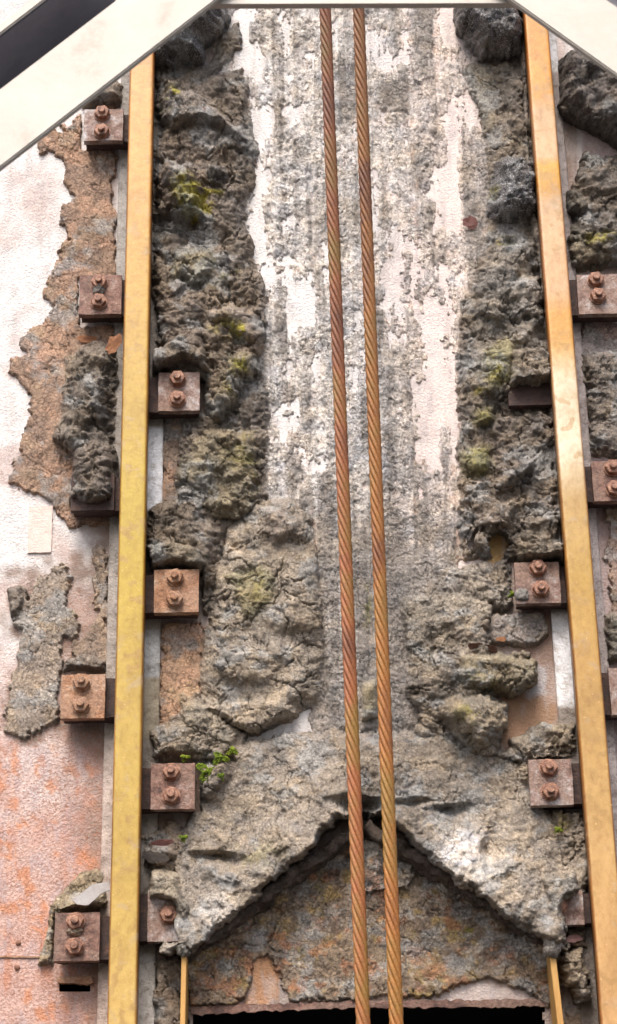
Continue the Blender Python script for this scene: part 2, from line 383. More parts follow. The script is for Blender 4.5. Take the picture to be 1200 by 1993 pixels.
shape(tid, [(146, 880), (190, 860), (230, 880), (232, 990), (190, 996), (134, 984), (140, 930)], 80, 20, .7, .3, (.17, .155, .14), warp=.3, vary=.3)
shape(tid, [(175, 685), (215, 690), (230, 760), (226, 840), (180, 880), (128, 860), (112, 825), (150, 760)], 58, 40, .8, .5, (.20, .185, .165), warp=.8, vary=1.2)
tid = thing_id('mud_crust', 'peeling grey-brown crust flake beside the orange clamp low on the left wall', 'mud crust')
GB = (.37, .33, .29)
shape(tid, [(15, 1150), (40, 1142), (56, 1165), (80, 1130), (105, 1100), (130, 1105), (135, 1180), (165, 1215), (150, 1240), (125, 1245), (120, 1310), (118, 1400), (85, 1425), (40, 1440), (15, 1420), (25, 1300), (45, 1240), (18, 1200)], 9, 4, .22, .35, GB, warp=.5, vary=.9)
shape(tid, [(15, 1150), (40, 1142), (52, 1175), (40, 1205), (18, 1205)], 20, 8, .7, .3, GREY, warp=.5)
tid = thing_id('mud_crust', 'narrow strip of brown crust on the left wall above the orange clamp', 'mud crust')
shape(tid, [(182, 1065), (205, 1075), (218, 1290), (150, 1300), (135, 1260), (165, 1230), (185, 1180)], 8, 4, .3, .4, (.33, .27, .22), warp=.8)
shape(tid, [(125, 1285), (165, 1275), (205, 1288), (205, 1308), (122, 1310)], 26, 10, .6, .3, GREY, warp=.4)
tid = thing_id('mud_crust', 'olive-brown crust heaped on top of the lowest left clamp', 'mud crust')
shape(tid, [(95, 1762), (150, 1700), (190, 1690), (206, 1700), (206, 1765), (190, 1772), (112, 1785), (104, 1880), (72, 1880), (92, 1800)], 15, 9, .3, .3, (.33, .28, .20), warp=.5)
shape(tid, [(96, 1762), (150, 1735), (206, 1740), (206, 1770), (110, 1785)], 55, 22, .4, .3, (.33, .29, .21), warp=.4)
tid = thing_id('mud_crust', 'grey mud stuck above the topmost clamp left of the left rail', 'mud crust')
shape(tid, [(170, 180), (200, 160), (240, 165), (240, 205), (165, 215)], 48, 20, .6, .4, GREY, warp=.4)
# ---- between left rail and centre
tid = thing_id('mud_clod', 'glossy wet black lump of mud under the white beam at upper left', 'mud clod')
shape(tid, [(302, 88), (355, 40), (395, 0), (440, -10), (450, 40), (432, 75), (402, 100), (398, 132), (302, 136)], 99, 26, .9, .1, WET, 1.0, warp=.6)
shape(tid, [(330, 20), (390, -30), (450, -20), (445, 60), (380, 60)], 60, 30, .9, .1, (.2, .19, .15), .1, warp=.8)
shape(tid, [(302, 130), (400, 125), (440, 60), (468, 40), (470, 90), (440, 130), (420, 170), (400, 205), (302, 205)], 14, 8, .5, .9, (.2, .19, .175), .2)
tid = thing_id('mud_clod', 'big folded clod with yellow moss, upper left beside the left rail', 'mud clod')
DK2 = (.20, .172, .145)
shape(tid, [(300, 150), (345, 165), (420, 195), (470, 250), (488, 290), (465, 330), (450, 380), (402, 415), (395, 450), (330, 455), (300, 440)], 40, 26, .7, .5, DK2, .1, vary=1.0)
shape(tid, [(312, 205), (345, 180), (420, 205), (488, 285), (462, 292), (425, 262), (375, 262), (335, 275), (308, 250)], 72, 20, .4, .5, (.245, .23, .215), .1, warp=.5)
shape(tid, [(318, 165), (350, 170), (360, 205), (330, 215)], 66, 18, .6, .3, (.24, .215, .16), warp=.5)
shape(tid, [(305, 345), (340, 320), (385, 330), (402, 380), (395, 440), (345, 452), (302, 430)], 88, 36, .9, .3, DK2, .05, warp=.6)
shape(tid, [(385, 320), (440, 325), (455, 355), (410, 385)], 62, 24, .4, .3, (.12, .115, .11), .5, warp=.6)
tid = thing_id('mud_crust', 'cracked grey-brown mud shelf left of the white streak, below the folded clod', 'mud crust')
shape(tid, [(400, 350), (470, 320), (480, 420), (490, 520), (450, 520), (410, 490), (300, 480), (300, 455), (395, 450)], 18, 12, .3, 1.0, (.24, .215, .195))
tid = thing_id('mud_clod', 'long knobbly clod with olive moss above the uppermost clamp right of the left rail', 'mud clod')
shape(tid, [(300, 485), (370, 472), (440, 480), (500, 590), (520, 680), (500, 745), (455, 800), (430, 840), (402, 830), (396, 725), (380, 700), (310, 716), (300, 690)], 42, 26, .8, .4, DK2, vary=1.0)
shape(tid, [(310, 540), (395, 560), (412, 640), (405, 705), (310, 715), (300, 600)], 60, 30, .7, .4, DK2, warp=.7)
shape(tid, [(395, 612), (450, 588), (505, 608), (516, 680), (480, 695), (430, 655), (400, 655)], 66, 26, .3, .3, (.24, .215, .19), warp=.5)
shape(tid, [(440, 690), (500, 690), (508, 730), (475, 760), (455, 805), (425, 840), (402, 815), (425, 745)], 66, 24, .9, .2, (.225, .21, .165), warp=.7)
shape(tid, [(330, 490), (420, 490), (440, 560), (380, 585), (320, 560)], 62, 30, .7, .3, (.235, .225, .17), warp=.7)
tid = thing_id('mud_clod', 'olive-green rounded clod left of the white streak at mid height', 'mud clod')
shape(tid, [(360, 865), (420, 835), (490, 840), (512, 880), (505, 980), (470, 1025), (420, 1015), (350, 960), (345, 900)], 52, 28, .75, .3, OLIVE, warp=.7, vary=.9)
tid = thing_id('rust_scab', 'brown scaly crust strip just right of the left rail at mid height', 'rust scab')
shape(tid, [(315, 800), (395, 800), (420, 840), (360, 870), (350, 990), (312, 985)], 8, 4, .3, .6, (.27, .22, .185), warp=.5)
tid = thing_id('mud_clod', 'dark mud collar arching around the clamp with two orange nuts', 'mud clod')
shape(tid, [(288, 985), (350, 978), (420, 1030), (425, 1085), (412, 1130), (402, 1195), (390, 1195), (386, 1112), (345, 1082), (300, 1095), (286, 1090)], 48, 18, .6, .6, (.185, .165, .14), warp=.5)
shape(tid, [(288, 1068), (340, 1056), (385, 1066), (408, 1105), (392, 1122), (345, 1108), (296, 1118)], 80, 14, .4, .4, (.18, .175, .15), warp=.3)
tid = thing_id('mud_clod', 'largest smooth pillow-like cake of cracked grey mud left of the ropes', 'mud clod')
CK = (.335, .31, .27)
shape(tid, [(500, 978), (560, 972), (608, 1010), (620, 1100), (630, 1250), (626, 1370), (590, 1385), (570, 1405), (500, 1432), (440, 1418), (395, 1388), (382, 1330), (395, 1250), (408, 1160), (430, 1090), (440, 1030)], 40, 30, .25, .75, CK, warp=.55, vary=.9)
shape(tid, [(392, 1375), (500, 1352), (580, 1362), (584, 1395), (500, 1434), (450, 1424)], 52, 18, .3, .6, CK, warp=.45)
shape(tid, [(425, 1120), (510, 1090), (550, 1120), (545, 1180), (495, 1232), (460, 1215)], 54, 30, .4, .3, (.30, .285, .19), warp=.5)
shape(tid, [(400, 1245), (500, 1235), (570, 1290), (550, 1350), (430, 1355), (395, 1310)], 52, 34, .34, .7, CK, warp=.5)
shape(tid, [(505, 985), (560, 982), (600, 1020), (600, 1060), (540, 1085), (480, 1050)], 52, 30, .35, .5, (.31, .28, .25), warp=.5)
tid = thing_id('rust_scab', 'orange-brown scab with small cracks below the clamp with two orange nuts', 'rust scab')
shape(tid, [(312, 1215), (402, 1212), (395, 1350), (355, 1400), (312, 1440)], 7, 3, .18, .35, (.42, .30, .215), warp=.4)
tid = thing_id('mud_clod', 'grey mud ledge with bright green moss above the third clamp right of the left rail', 'mud clod')
shape(tid, [(350, 1348), (402, 1372), (470, 1420), (455, 1462), (400, 1450), (352, 1420)], 46, 18, .55, .5, (.29, .27, .225), warp=.5)
shape(tid, [(288, 1425), (360, 1400), (440, 1425), (468, 1460), (440, 1485), (400, 1480), (300, 1478)], 44, 20, .5, .5, (.27, .245, .205), warp=.5)
shape(tid, [(392, 1500), (440, 1480), (460, 1510), (410, 1560), (388, 1558)], 50, 16, .5, .4, (.22, .205, .185), warp=.4)
tid = thing_id('mud_crust', 'dark rough mud backing between the clods all along the right side of the left rail', 'mud crust')
shape(tid, [(297, 140), (470, 140), (500, 300), (480, 420), (515, 600), (525, 850), (520, 985), (440, 1050), (410, 1205), (392, 1205), (392, 1100), (288, 1090), (290, 985), (345, 980), (345, 800), (300, 715), (292, 480)], 31, 30, .7, .9, (.20, .182, .162), vary=1.2)
shape(tid, [(385, 1330), (480, 1430), (480, 1490), (290, 1480), (300, 1430), (350, 1390)], 17, 10, .8, .6, (.24, .215, .185), vary=1.2)
# ---- right side
tid = thing_id('mud_crust', 'dark rough mud backing between the clods all along the inner side of the right rail', 'mud crust')
shape(tid, [(940, 130), (1040, 130), (1050, 480), (1096, 1095), (900, 1095), (892, 1000), (895, 600), (945, 480)], 31, 34, .7, .9, (.215, .20, .18), vary=1.2)
shape(tid, [(800, 1180), (950, 1180), (965, 1262), (1030, 1280), (970, 1370), (975, 1460), (1120, 1425), (1120, 1480), (1030, 1500), (840, 1460), (790, 1350)], 34, 20, .6, .7, (.25, .232, .205), vary=1.2)
tid = thing_id('mud_clod', 'glossy wet black lump of mud at the top right inside the right rail', 'mud clod')
shape(tid, [(888, 8), (940, -30), (1010, -20), (1016, 60), (1010, 118), (935, 122), (915, 95), (882, 70)], 99, 26, .9, .1, WET, 1.0, warp=.6)
shape(tid, [(935, 55), (1000, 50), (1010, 110), (940, 120)], 112, 26, .8, .1, WET, 1.0, warp=.5)
tid = thing_id('mud_crust', 'flat olive-grey cracked mud between the two wet black lumps on the right', 'mud crust')
shape(tid, [(905, 130), (1010, 130), (1030, 300), (1042, 480), (960, 490), (945, 400), (950, 300), (930, 220)], 17, 12, .25, 1.0, (.285, .27, .225))
tid = thing_id('mud_crust', 'narrow grey mud ribbon stuck along the inner edge of the right rail', 'mud crust')
shape(tid, [(1006, 60), (1024, 60), (1030, 330), (1056, 500), (1078, 800), (1096, 1080), (1080, 1085), (1052, 600), (1024, 400), (1010, 200)], 40, 7, .2, .3, (.24, .22, .205), warp=.15, vary=.3)
tid = thing_id('mud_clod', 'silvery wet black lump beside the middle of the upper right rail', 'mud clod')
shape(tid, [(960, 322), (1000, 306), (1034, 330), (1042, 420), (1010, 442), (962, 446), (942, 420), (950, 360)], 90, 34, .85, .1, (.10, .10, .10), 1.0, warp=.5)
tid = thing_id('mud_clod', 'broad rippled grey clod with pale specks inside the right rail', 'mud clod')
shape(tid, [(960, 490), (1052, 470), (1070, 600), (1078, 760), (1062, 790), (985, 780), (925, 790), (905, 720), (898, 610), (930, 540)], 48, 34, .75, .5, (.235, .225, .205), .35, vary=1.3)
shape(tid, [(985, 690), (1040, 680), (1074, 700), (1076, 762), (985, 766)], 86, 16, .8, .4, (.21, .195, .175), warp=.4, vary=.3)
shape(tid, [(930, 690), (985, 650), (1020, 690), (1000, 760), (935, 785)], 64, 30, .8, .2, (.24, .235, .15), warp=.7)
shape(tid, [(975, 560), (1050, 540), (1065, 600), (1060, 650), (985, 640)], 66, 26, .7, .3, (.27, .265, .25), .4, warp=.7)
tid = thing_id('mud_clod', 'ragged brown-grey clod with round olive knobs, right side at mid height', 'mud clod')
shape(tid, [(915, 800), (1010, 812), (1062, 790), (1086, 820), (1096, 1080), (1010, 1090), (990, 1040), (950, 1035), (908, 1085), (892, 1000), (896, 860)], 34, 22, .75, .5, (.235, .21, .185), vary=1.2)
shape(tid, ell(938, 822, 27, 26), 66, 24, .6, .1, (.20, .19, .12), warp=.4)
shape(tid, ell(925, 905, 34, 38), 62, 30, .7, .1, (.22, .22, .13), warp=.4)
shape(tid, [(955, 945), (1000, 900), (1042, 895), (1040, 925), (990, 955), (962, 970)], 66, 16, .7, .3, (.26, .23, .205), warp=.5)
shape(tid, [(930, 1015), (965, 985), (1010, 965), (1012, 990), (985, 1030), (945, 1052)], 58, 14, .5, .3, (.26, .23, .2), warp=.5)
shape(tid, [(1040, 800), (1085, 820), (1090, 880), (1050, 880), (1020, 850)], 60, 24, .7, .3, (.20, .18, .165), warp=.5)
shape(tid, [(1000, 1010), (1090, 1000), (1096, 1080), (1010, 1085)], 46, 18, .6, .5, (.22, .20, .17), warp=.5)
tid = thing_id('mud_crust', 'pale grey slab of mud with a torn diagonal edge right of the ropes', 'mud crust')
shape(tid, [(860, 1100), (990, 1085), (1000, 1180), (970, 1200), (880, 1180), (800, 1180)], 26, 20, .55, .6, (.28, .265, .24))
shape(tid, [(780, 1165), (890, 1150), (965, 1178), (955, 1212), (872, 1255), (862, 1320), (835, 1350), (790, 1320)], 32, 10, .3, .6, (.335, .32, .285), warp=.5)
shape(tid, [(955, 1200), (1060, 1190), (1066, 1235), (1040, 1258), (960, 1262), (930, 1245)], 16, 6, .4, .4, (.33, .31, .30), warp=.5)
tid = thing_id('mud_clod', 'yellow-olive knobbly clump above the round clod on the lower right', 'mud clod')
shape(tid, [(885, 1285), (905, 1268), (960, 1266), (1040, 1290), (1042, 1330), (1000, 1362), (940, 1352), (890, 1352)], 56, 20, .8, .2, (.275, .255, .195), warp=.5)
tid = thing_id('mud_clod', 'rounded hanging clod of grey mud, most ball-like one right of the ropes', 'mud clod')
shape(tid, [(846, 1362), (880, 1352), (950, 1352), (988, 1370), (985, 1420), (950, 1462), (918, 1468), (880, 1438), (850, 1400)], 88, 38, .55, .2, (.30, .275, .225), warp=.4)
tid = thing_id('mud_clod', 'small smooth round mud knob between the right rope and the round clod', 'mud clod')
shape(tid, ell(825, 1428, 22, 20), 40, 20, .3, .1, (.33, .29, .23), warp=.2)
tid = thing_id('mud_clod', 'small olive mud knob squeezed between the two ropes', 'mud clod')
shape(tid, [(700, 1330), (735, 1320), (740, 1405), (700, 1410)], 34, 16, .4, .3, (.31, .29, .21), warp=.3)
tid = thing_id('mud_crust', 'crumbly grey mud heap above the clamp beside the lower right rail', 'mud crust')
shape(tid, [(985, 1440), (1060, 1400), (1122, 1408), (1125, 1468), (1042, 1474), (1038, 1560), (1005, 1520)], 40, 18, .6, .5, (.26, .24, .205), warp=.6)
tid = thing_id('mud_clod', 'ragged lip of mud hanging over the top of the half white clamp', 'mud clod')
shape(tid, [(296, 690), (340, 676), (402, 690), (410, 740), (390, 728), (360, 716), (330, 728), (298, 738)], 84, 12, .6, .3, (.2, .18, .155), warp=.4, vary=.3)
tid = thing_id('mud_clod', 'smooth tan mud bulge swallowing half of the lowest clamp right of the left rail', 'mud clod')
shape(tid, [(290, 1690), (350, 1695), (378, 1760), (380, 1835), (356, 1838), (350, 1795), (334, 1756), (292, 1750)], 86, 16, .3, .5, (.33, .31, .26), warp=.4, vary=.3)
tid = thing_id('mud_clod', 'smooth tan mud bulge over the left half of the lowest clamp inside the right rail', 'mud clod')
shape(tid, [(1035, 1700), (1112, 1690), (1128, 1734), (1096, 1750), (1088, 1800), (1052, 1805)], 86, 16, .3, .5, (.33, .30, .25), warp=.4, vary=.3)
tid = thing_id('mud_crust', 'mud lip lying on the upper edge of the pink and grey clamp', 'mud crust')
shape(tid, [(1000, 1060), (1096, 1060), (1098, 1112), (1075, 1098), (1040, 1104), (1004, 1094)], 78, 14, .6, .4, (.22, .20, .17), warp=.4, vary=.3)
# ---- outside the right rail
tid = thing_id('mud_clod', 'large dark cracked mud mass outside the right rail under the white beam', 'mud clod')
shape(tid, [(1085, 118), (1140, 100), (1200, 140), (1330, 200), (1330, 330), (1200, 290), (1150, 262), (1090, 225)], 90, 26, .6, .8, (.15, .14, .135), .1, warp=.6, vary=1.0)
tid = thing_id('mud_clod', 'black-grey crumbled mud outside the right rail above the first clamp there', 'mud clod')
shape(tid, [(1112, 375), (1140, 300), (1330, 300), (1330, 540), (1180, 520), (1112, 500), (1105, 420)], 48, 26, .9, .4, (.15, .14, .13), .1, vary=1.2)
shape(tid, [(1100, 375), (1130, 380), (1150, 420), (1130, 435), (1100, 420)], 55, 16, .4, .4, (.15, .15, .14), warp=.4)
shape(tid, [(1105, 440), (1330, 440), (1330, 525), (1110, 525)], 40, 18, .6, .4, (.22, .215, .18))
tid = thing_id('mud_crust', 'brown-grey crust outside the right rail between its two upper clamps', 'mud crust')
shape(tid, [(1126, 690), (1330, 690), (1330, 900), (1145, 890)], 26, 18, .5, .6, (.22, .205, .19), vary=1.0)
shape(tid, [(1135, 615), (1330, 615), (1330, 700), (1130, 700)], 7, 3, .2, .3, (.36, .28, .26))
tid = thing_id('mud_crust', 'brown crust outside the lower right rail above the cut-off clamp at the frame edge', 'mud crust')
shape(tid, [(1172, 985), (1330, 985), (1330, 1200), (1188, 1200)], 7, 3, .25, .3, (.35, .27, .235))
shape(tid, [(1172, 1200), (1330, 1190), (1330, 1285), (1178, 1290)], 34, 16, .5, .4, (.25, .24, .21))
# ---- hood
tid_h = thing_id('mud_crust', 'heavy tan and grey mud draped over the inverted V-shaped hood', 'mud crust')
TN = (.32, .30, .27)
lipL = [(705, 1582), (640, 1612), (590, 1668), (545, 1698), (470, 1770), (378, 1852)]
lipR = [(705, 1582), (770, 1604), (820, 1662), (880, 1720), (965, 1768), (1076, 1846)]
def hline(pts, u):
    p = sorted(pts); return np.interp(u, [a for a, b in p], [b for a, b in p])
lipv = np.where(UU < 705, hline(lipL, UU), hline(lipR, UU)) + 26 * wb + 26 * wa + 8 * wc
ab = lipv - VV                                   # >0 above the lip
outl = sdpoly([(330, 1850), (345, 1780), (350, 1690), (375, 1610), (420, 1535), (468, 1462), (560, 1438), (650, 1436), (760, 1438), (870, 1442), (950, 1475), (1010, 1490), (1040, 1540), (1060, 1590), (1090, 1610), (1135, 1620), (1140, 1690), (1120, 1735), (1085, 1745), (1085, 1800), (1096, 1860), (1076, 1866), (705, 1600), (378, 1872), (345, 1872)], UU, VV) + 16 * wa + 14 * wb + 8 * wc
rise = 30 + 78 * np.exp(-(np.clip(ab, 0, 400) / 120) ** 2)
drop = np.sqrt(np.clip(1 - (1 - np.clip((ab + 6) / 22, 0, 1)) ** 2, 0, 1))
ed = np.clip(np.minimum(outl + 14, 400) / 26, 0, 1); ed = np.sqrt(1 - (1 - ed) ** 2)
hh = rise * drop * ed * (.8 + .4 * fbm(UU / 60, VV / 60, 301, 4))
# hollows torn in the mud above the lip
for (cu, cv, ru, rv, dpt) in ((870, 1580, 42, 13, 38), (948, 1650, 16, 34, 30), (690, 1560, 50, 16, 45), (800, 1560, 40, 10, 22), (430, 1668, 70, 12, 30), (610, 1425, 30, 12, 18)):
    q = np.hypot((UU - cu + 26 * wb) / ru, (VV - cv + 26 * wa) / rv); hh = hh - dpt * np.clip(1.25 - q, 0, 1)
hh = np.where((ab < 0) & (outl > -60), np.maximum(hh, 0), hh)
m = (hh > H) & (hh > 1.5) & (VV > 1400)
H = np.where(m, hh, H); ID[m] = tid_h; NOD[m] = .24; CRK[m] = .4; WETM[m] = 0
wetq = np.clip(1.3 - np.hypot((UU - 890) / 85, (VV - 1650) / 75), 0, 1) + .7 * np.clip(1.2 - np.hypot((UU - 540) / 90, (VV - 1690) / 22), 0, 1)
q2 = sstep(.2, .8, np.clip(1.2 - np.hypot((UU - 900) / 95, (VV - 1670) / 75), 0, 1) + .5 * (blot - .5)) + .8 * sstep(.2, .8, np.clip(1.1 - np.hypot((UU - 430) / 60, (VV - 1770) / 55), 0, 1))
q2 = np.clip(q2, 0, 1)
hcol = np.array(TN) * (1 - q2[..., None]) + np.array((.58, .58, .57)) * q2[..., None]
C = np.where(m[..., None], hcol, C); WETM = np.where(m, np.clip(wetq, 0, 1) * .6, WETM)
# ---- panel under the hood and the bottom strips
tid = thing_id('mud_crust', 'brown cracked mud on the gable panel under the hood, above the black opening', 'mud crust')
tid_p = tid
shape(tid, [(366, 1850), (450, 1790), (600, 1680), (705, 1590), (800, 1680), (960, 1770), (1085, 1850), (1085, 1958), (1062, 1950), (1040, 1935), (960, 1905), (880, 1925), (790, 1945), (560, 1948), (548, 1900), (520, 1862), (490, 1868), (478, 1945), (440, 1978), (366, 2000)], 10, 4, .45, .7, (.30, .245, .19), warp=.5, vary=1.2)
shape(tid, [(700, 1640), (760, 1640), (815, 1700), (800, 1740), (705, 1740)], 22, 10, .6, .3, (.47, .47, .45), .4)
nb2 = (ID == tid) & (ab < 0)
H = np.where(nb2, H + 34 * np.exp(np.clip(ab, -200, 0) / 34) * (.35 + 1.3 * fbm(UU / 36, VV / 30, 311, 4)) * np.clip(H / 6, 0, 1), H)
tid = thing_id('mud_crust', 'grey-brown mud strip between the left rail and the black opening', 'mud crust')
shape(tid, [(272, 1625), (340, 1600), (380, 1640), (350, 1700), (352, 1850), (366, 1880), (366, 2120), (300, 2120), (302, 1880), (345, 1850), (345, 1740), (275, 1700)], 20, 10, .45, .4, (.27, .235, .20), vary=1.1)
shape(tid, [(275, 1650), (330, 1640), (350, 1665), (320, 1690), (275, 1690)], 42, 12, .5, .3, (.25, .215, .18), warp=.4)
tid = thing_id('mud_clod', 'ragged hanging mud clod beside the bottom of the right rail', 'mud clod')
shape(tid, [(1086, 1850), (1130, 1842), (1150, 1900), (1146, 1945), (1120, 1958), (1100, 1925), (1086, 1920)], 66, 20, .8, .2, (.29, .255, .205), warp=.6)
tid = thing_id('mud_crust', 'mossy crumbling mud between the hood and the lower right rail', 'mud crust')
shape(tid, [(1075, 1562), (1140, 1575), (1143, 1700), (1122, 1742), (1080, 1700), (1060, 1600)], 36, 18, .6, .4, (.255, .23, .195), warp=.6)
tid = thing_id('mud_crust', 'small crumb of mud between the half swallowed right clamp and the ragged hanging clod', 'mud crust')
shape(tid, [(1096, 1800), (1140, 1810), (1145, 1850), (1096, 1850)], 26, 10, .5, .3, (.26, .22, .18), warp=.6)
shape(tid, [(1092, 1955), (1160, 1960), (1170, 2120), (1096, 2120)], 9, 4, .35, .3, (.33, .265, .225), warp=.5)

# no mud where the clamps, slot, opening and rail heads stand clear
def clear(poly, soft=5, amp=.35):
    global H
    s_ = sdpoly(poly, UU, VV) + amp * (26 * wb + 16 * wc)
    H = np.where(s_ > 0, 0, np.minimum(H, np.clip(-s_ / soft, 0, 1) * 200))
for q in ([(300, 742), (402, 745), (402, 806), (296, 808)], [(285, 1120), (394, 1122), (394, 1212), (282, 1212)],
          [(282, 1486), (376, 1484), (392, 1578), (282, 1582)], [(282, 1758), (330, 1758), (346, 1796), (350, 1830), (282, 1832)],
          [(158, 214), (240, 214), (240, 292), (158, 294)], [(152, 545), (240, 545), (240, 636), (152, 638)], [(116, 1314), (218, 1314), (218, 1412), (116, 1412)],
          [(104, 1788), (200, 1780), (210, 1890), (104, 1900)], [(1000, 1106), (1100, 1112), (1104, 1190), (1000, 1188)],
          [(1042, 1478), (1130, 1478), (1130, 1580), (1056, 1580), (1042, 1540)], [(1104, 1748), (1150, 1738), (1150, 1812), (1098, 1808)], [(1136, 540), (1330, 530), (1330, 630), (1112, 628)],
          [(1152, 896), (1330, 896), (1330, 990), (1150, 990)], [(1172, 1296), (1330, 1296), (1330, 1410), (1172, 1410)],
          [(1000, 768), (1072, 764), (1074, 794), (990, 796)]):
    clear(q)
clear(ell(966, 1064, 22, 28), 3, .6)
clear([(370, 1958), (800, 1950), (1060, 1955), (1070, 2130), (365, 2130)], 3, .3)
clear([(1078, 1190), (1120, 1190), (1130, 1372), (1086, 1366)], 3, .15)
clear([(284, 812), (312, 816), (312, 962), (284, 958)], 3, .15)
clear([(266, 1850), (298, 1845), (298, 1960), (266, 1960)], 3, .2)
clear([(258, 1205), (306, 1208), (306, 1400), (262, 1420)], 3, .1)

def blur(A, r):
    for ax in (0, 1):
        cs = np.cumsum(np.concatenate([np.zeros_like(np.take(A, [0], ax)), A], ax), ax); n = A.shape[ax]
        hi = np.minimum(np.arange(n) + r + 1, n); lo = np.maximum(np.arange(n) - r, 0)
        A = np.take(cs, hi, ax) - np.take(cs, lo, ax)
    return A
mk = (H > .5).astype(float)
bl_ = C * mk[..., None]; mb = mk.copy()
for _ in range(2): bl_ = blur(bl_, 5); mb = blur(mb, 5)
wgt = np.where(ID == 0, .35, np.where(np.isin(ID, [i for i, t_ in enumerate(THINGS) if t_[0] == 'rust_scab']), .3, .62))[..., None]
C = np.where(mk[..., None] > 0, C * (1 - wgt) + wgt * bl_ / np.maximum(mb, 1e-6)[..., None], C)
# moss blotches (pigment of the moss growing on the mud)
rim_ = (1 - sstep(1.0, 3.4, H)) * (H > 0) * sstep(.45, .6, fbm(UU / 16, VV / 16, 435, 3)) * np.where(ID == 0, .25, .8)
C = C * (1 - rim_[..., None]) + np.array((.50, .26, .16)) * rim_[..., None]
MS = np.zeros((NV, NU))
for (cu, cv, ru, rv, s_) in ((345, 205, 14, 16, 1), (375, 400, 40, 40, 2.0), (385, 430, 24, 18, 1.6), (325, 225, 18, 14, .6), (420, 385, 22, 8, 1), (430, 545, 45, 30, .55), (440, 650, 34, 26, .8), (470, 655, 20, 20, .9), (470, 725, 28, 26, .9), (450, 770, 16, 20, .6),
        (480, 860, 30, 25, .55), (470, 900, 40, 30, .4), (490, 930, 20, 40, .5), (960, 735, 36, 32, .8), (925, 775, 20, 10, 1), (955, 380, 12, 18, .8), (935, 900, 30, 36, .5), (938, 822, 25, 24, .4),
        (905, 1395, 26, 26, .7), (930, 1320, 40, 40, .35), (1160, 480, 40, 16, .8), (975, 480, 30, 14, .7), (620, 1720, 22, 22, .8), (910, 1815, 34, 10, .9), (500, 1660, 60, 30, .3), (500, 1150, 40, 50, .35), (350, 1590, 26, 14, .8), (1080, 1600, 30, 22, .6), (795, 1820, 14, 16, .6), (715, 1180, 10, 60, .5)):
    MS += s_ * np.clip(1.15 - np.hypot((UU - cu + 16 * wb) / ru, (VV - cv + 16 * wa) / rv), 0, 1)
MS = np.clip(MS, 0, 1.8) * sstep(.46, .60, .5 * fbm(UU / 7, VV / 7, 401, 3) + .5 * fbm(UU / 22, VV / 22, 405, 3) + .09 * MS)
MS = np.clip(MS, 0, .9)[..., None]
C = C * (1 - MS) + np.array((.29, .275, .04)) * MS
# slow drift of tone, rust-stained rims on thin flakes
pn = (ID == tid_p)
for (cl, sd_n, th_) in (((.40, .30, .12), 451, .56), ((.44, .42, .39), 457, .55), ((.42, .21, .12), 461, .56), ((.16, .125, .10), 465, .56)):
    q_ = (sstep(th_, th_ + .08, fbm(UU / 34, VV / 30, sd_n, 5, .6)) * .7 * pn)[..., None]; C = C * (1 - q_) + q_ * np.array(cl)
C = C * (.78 + .44 * fbm(UU / 90, VV / 90, 411, 4))[..., None]
tone = fbm(UU / 26, VV / 26, 421, 4)[..., None]
C = C * (1 + (tone - .5) * np.array((.45, .33, .14))) * np.where((ID == 0)[..., None], np.array((1.03, .975, .93)), np.where((WETM > .5)[..., None], np.array((1.1, 1.05, 1.05)), np.array((.99, .90, .82))))
ht = sstep(.52, .66, fbm(UU / 60, VV / 45, 441, 5, .6))[..., None] * np.where(ID == 0, .12, .32)[..., None]
C = C * (1 - ht) + ht * np.array((.36, .27, .17)) * (C.mean(-1, keepdims=True) / .24)
ht = sstep(.54, .68, fbm(UU / 50, VV / 40, 446, 5, .6))[..., None] * np.where(ID == 0, .1, .5)[..., None]
C = C * (1 - ht) + ht * np.array((.36, .37, .37))
scab = np.isin(ID, [i for i, t_ in enumerate(THINGS) if t_[0] == 'rust_scab'])
so_ = sstep(.5, .65, fbm(UU / 34, VV / 34, 431, 5, .6))[..., None] * scab[..., None]
C = C * (1 - .55 * so_) + np.array((.50, .30, .20)) * .55 * so_

# ---- detail displacement
f1, f2, cid = worley(UWp / 40, VWp / 40, 1); n40 = np.sqrt(np.clip(1 - (f1 / .8) ** 2, 0, 1)) * (.5 + cid)
f1, f2, cid = worley((UU + .7 * (UWp - UU)) / 17 + 3, (VV + .7 * (VWp - VV)) / 17, 4); n17 = np.sqrt(np.clip(1 - (f1 / .8) ** 2, 0, 1)) * (.4 + 1.2 * cid)
f1, f2, cid = worley(UU / 8.5 + 7 + .1 * wb, VV / 8.5, 7); n8 = np.sqrt(np.clip(1 - (f1 / .8) ** 2, 0, 1)) * (.3 + 1.3 * cid)
big = sstep(2, 30, H); thin = sstep(.5, 6, H)
rough = fbm(UU / 40, VV / 40, 441, 3)
rr_ = sstep(.40, .60, fbm(UU / 48, VV / 48, 445, 4, .55)); rr2 = sstep(.38, .6, fbm(UU / 33, VV / 33, 447, 3))
det = .85 * NOD * (13 * big * (n40 - .6) * (.4 + .8 * rr_) + (3 + 5 * big) * (n17 - .5) * (.15 + .95 * rr_) + (1.4 + 2.4 * big) * (n8 - .4) * (.2 + .9 * rr2))
det += (2.6 + 2.4 * big * (.3 + NOD)) * (fbm(UU / 18, VV / 18, 451, 5, .62) - .5) + big * 18 * (fbm(UU / 60, VV / 48, 461, 3, .5) - .5)
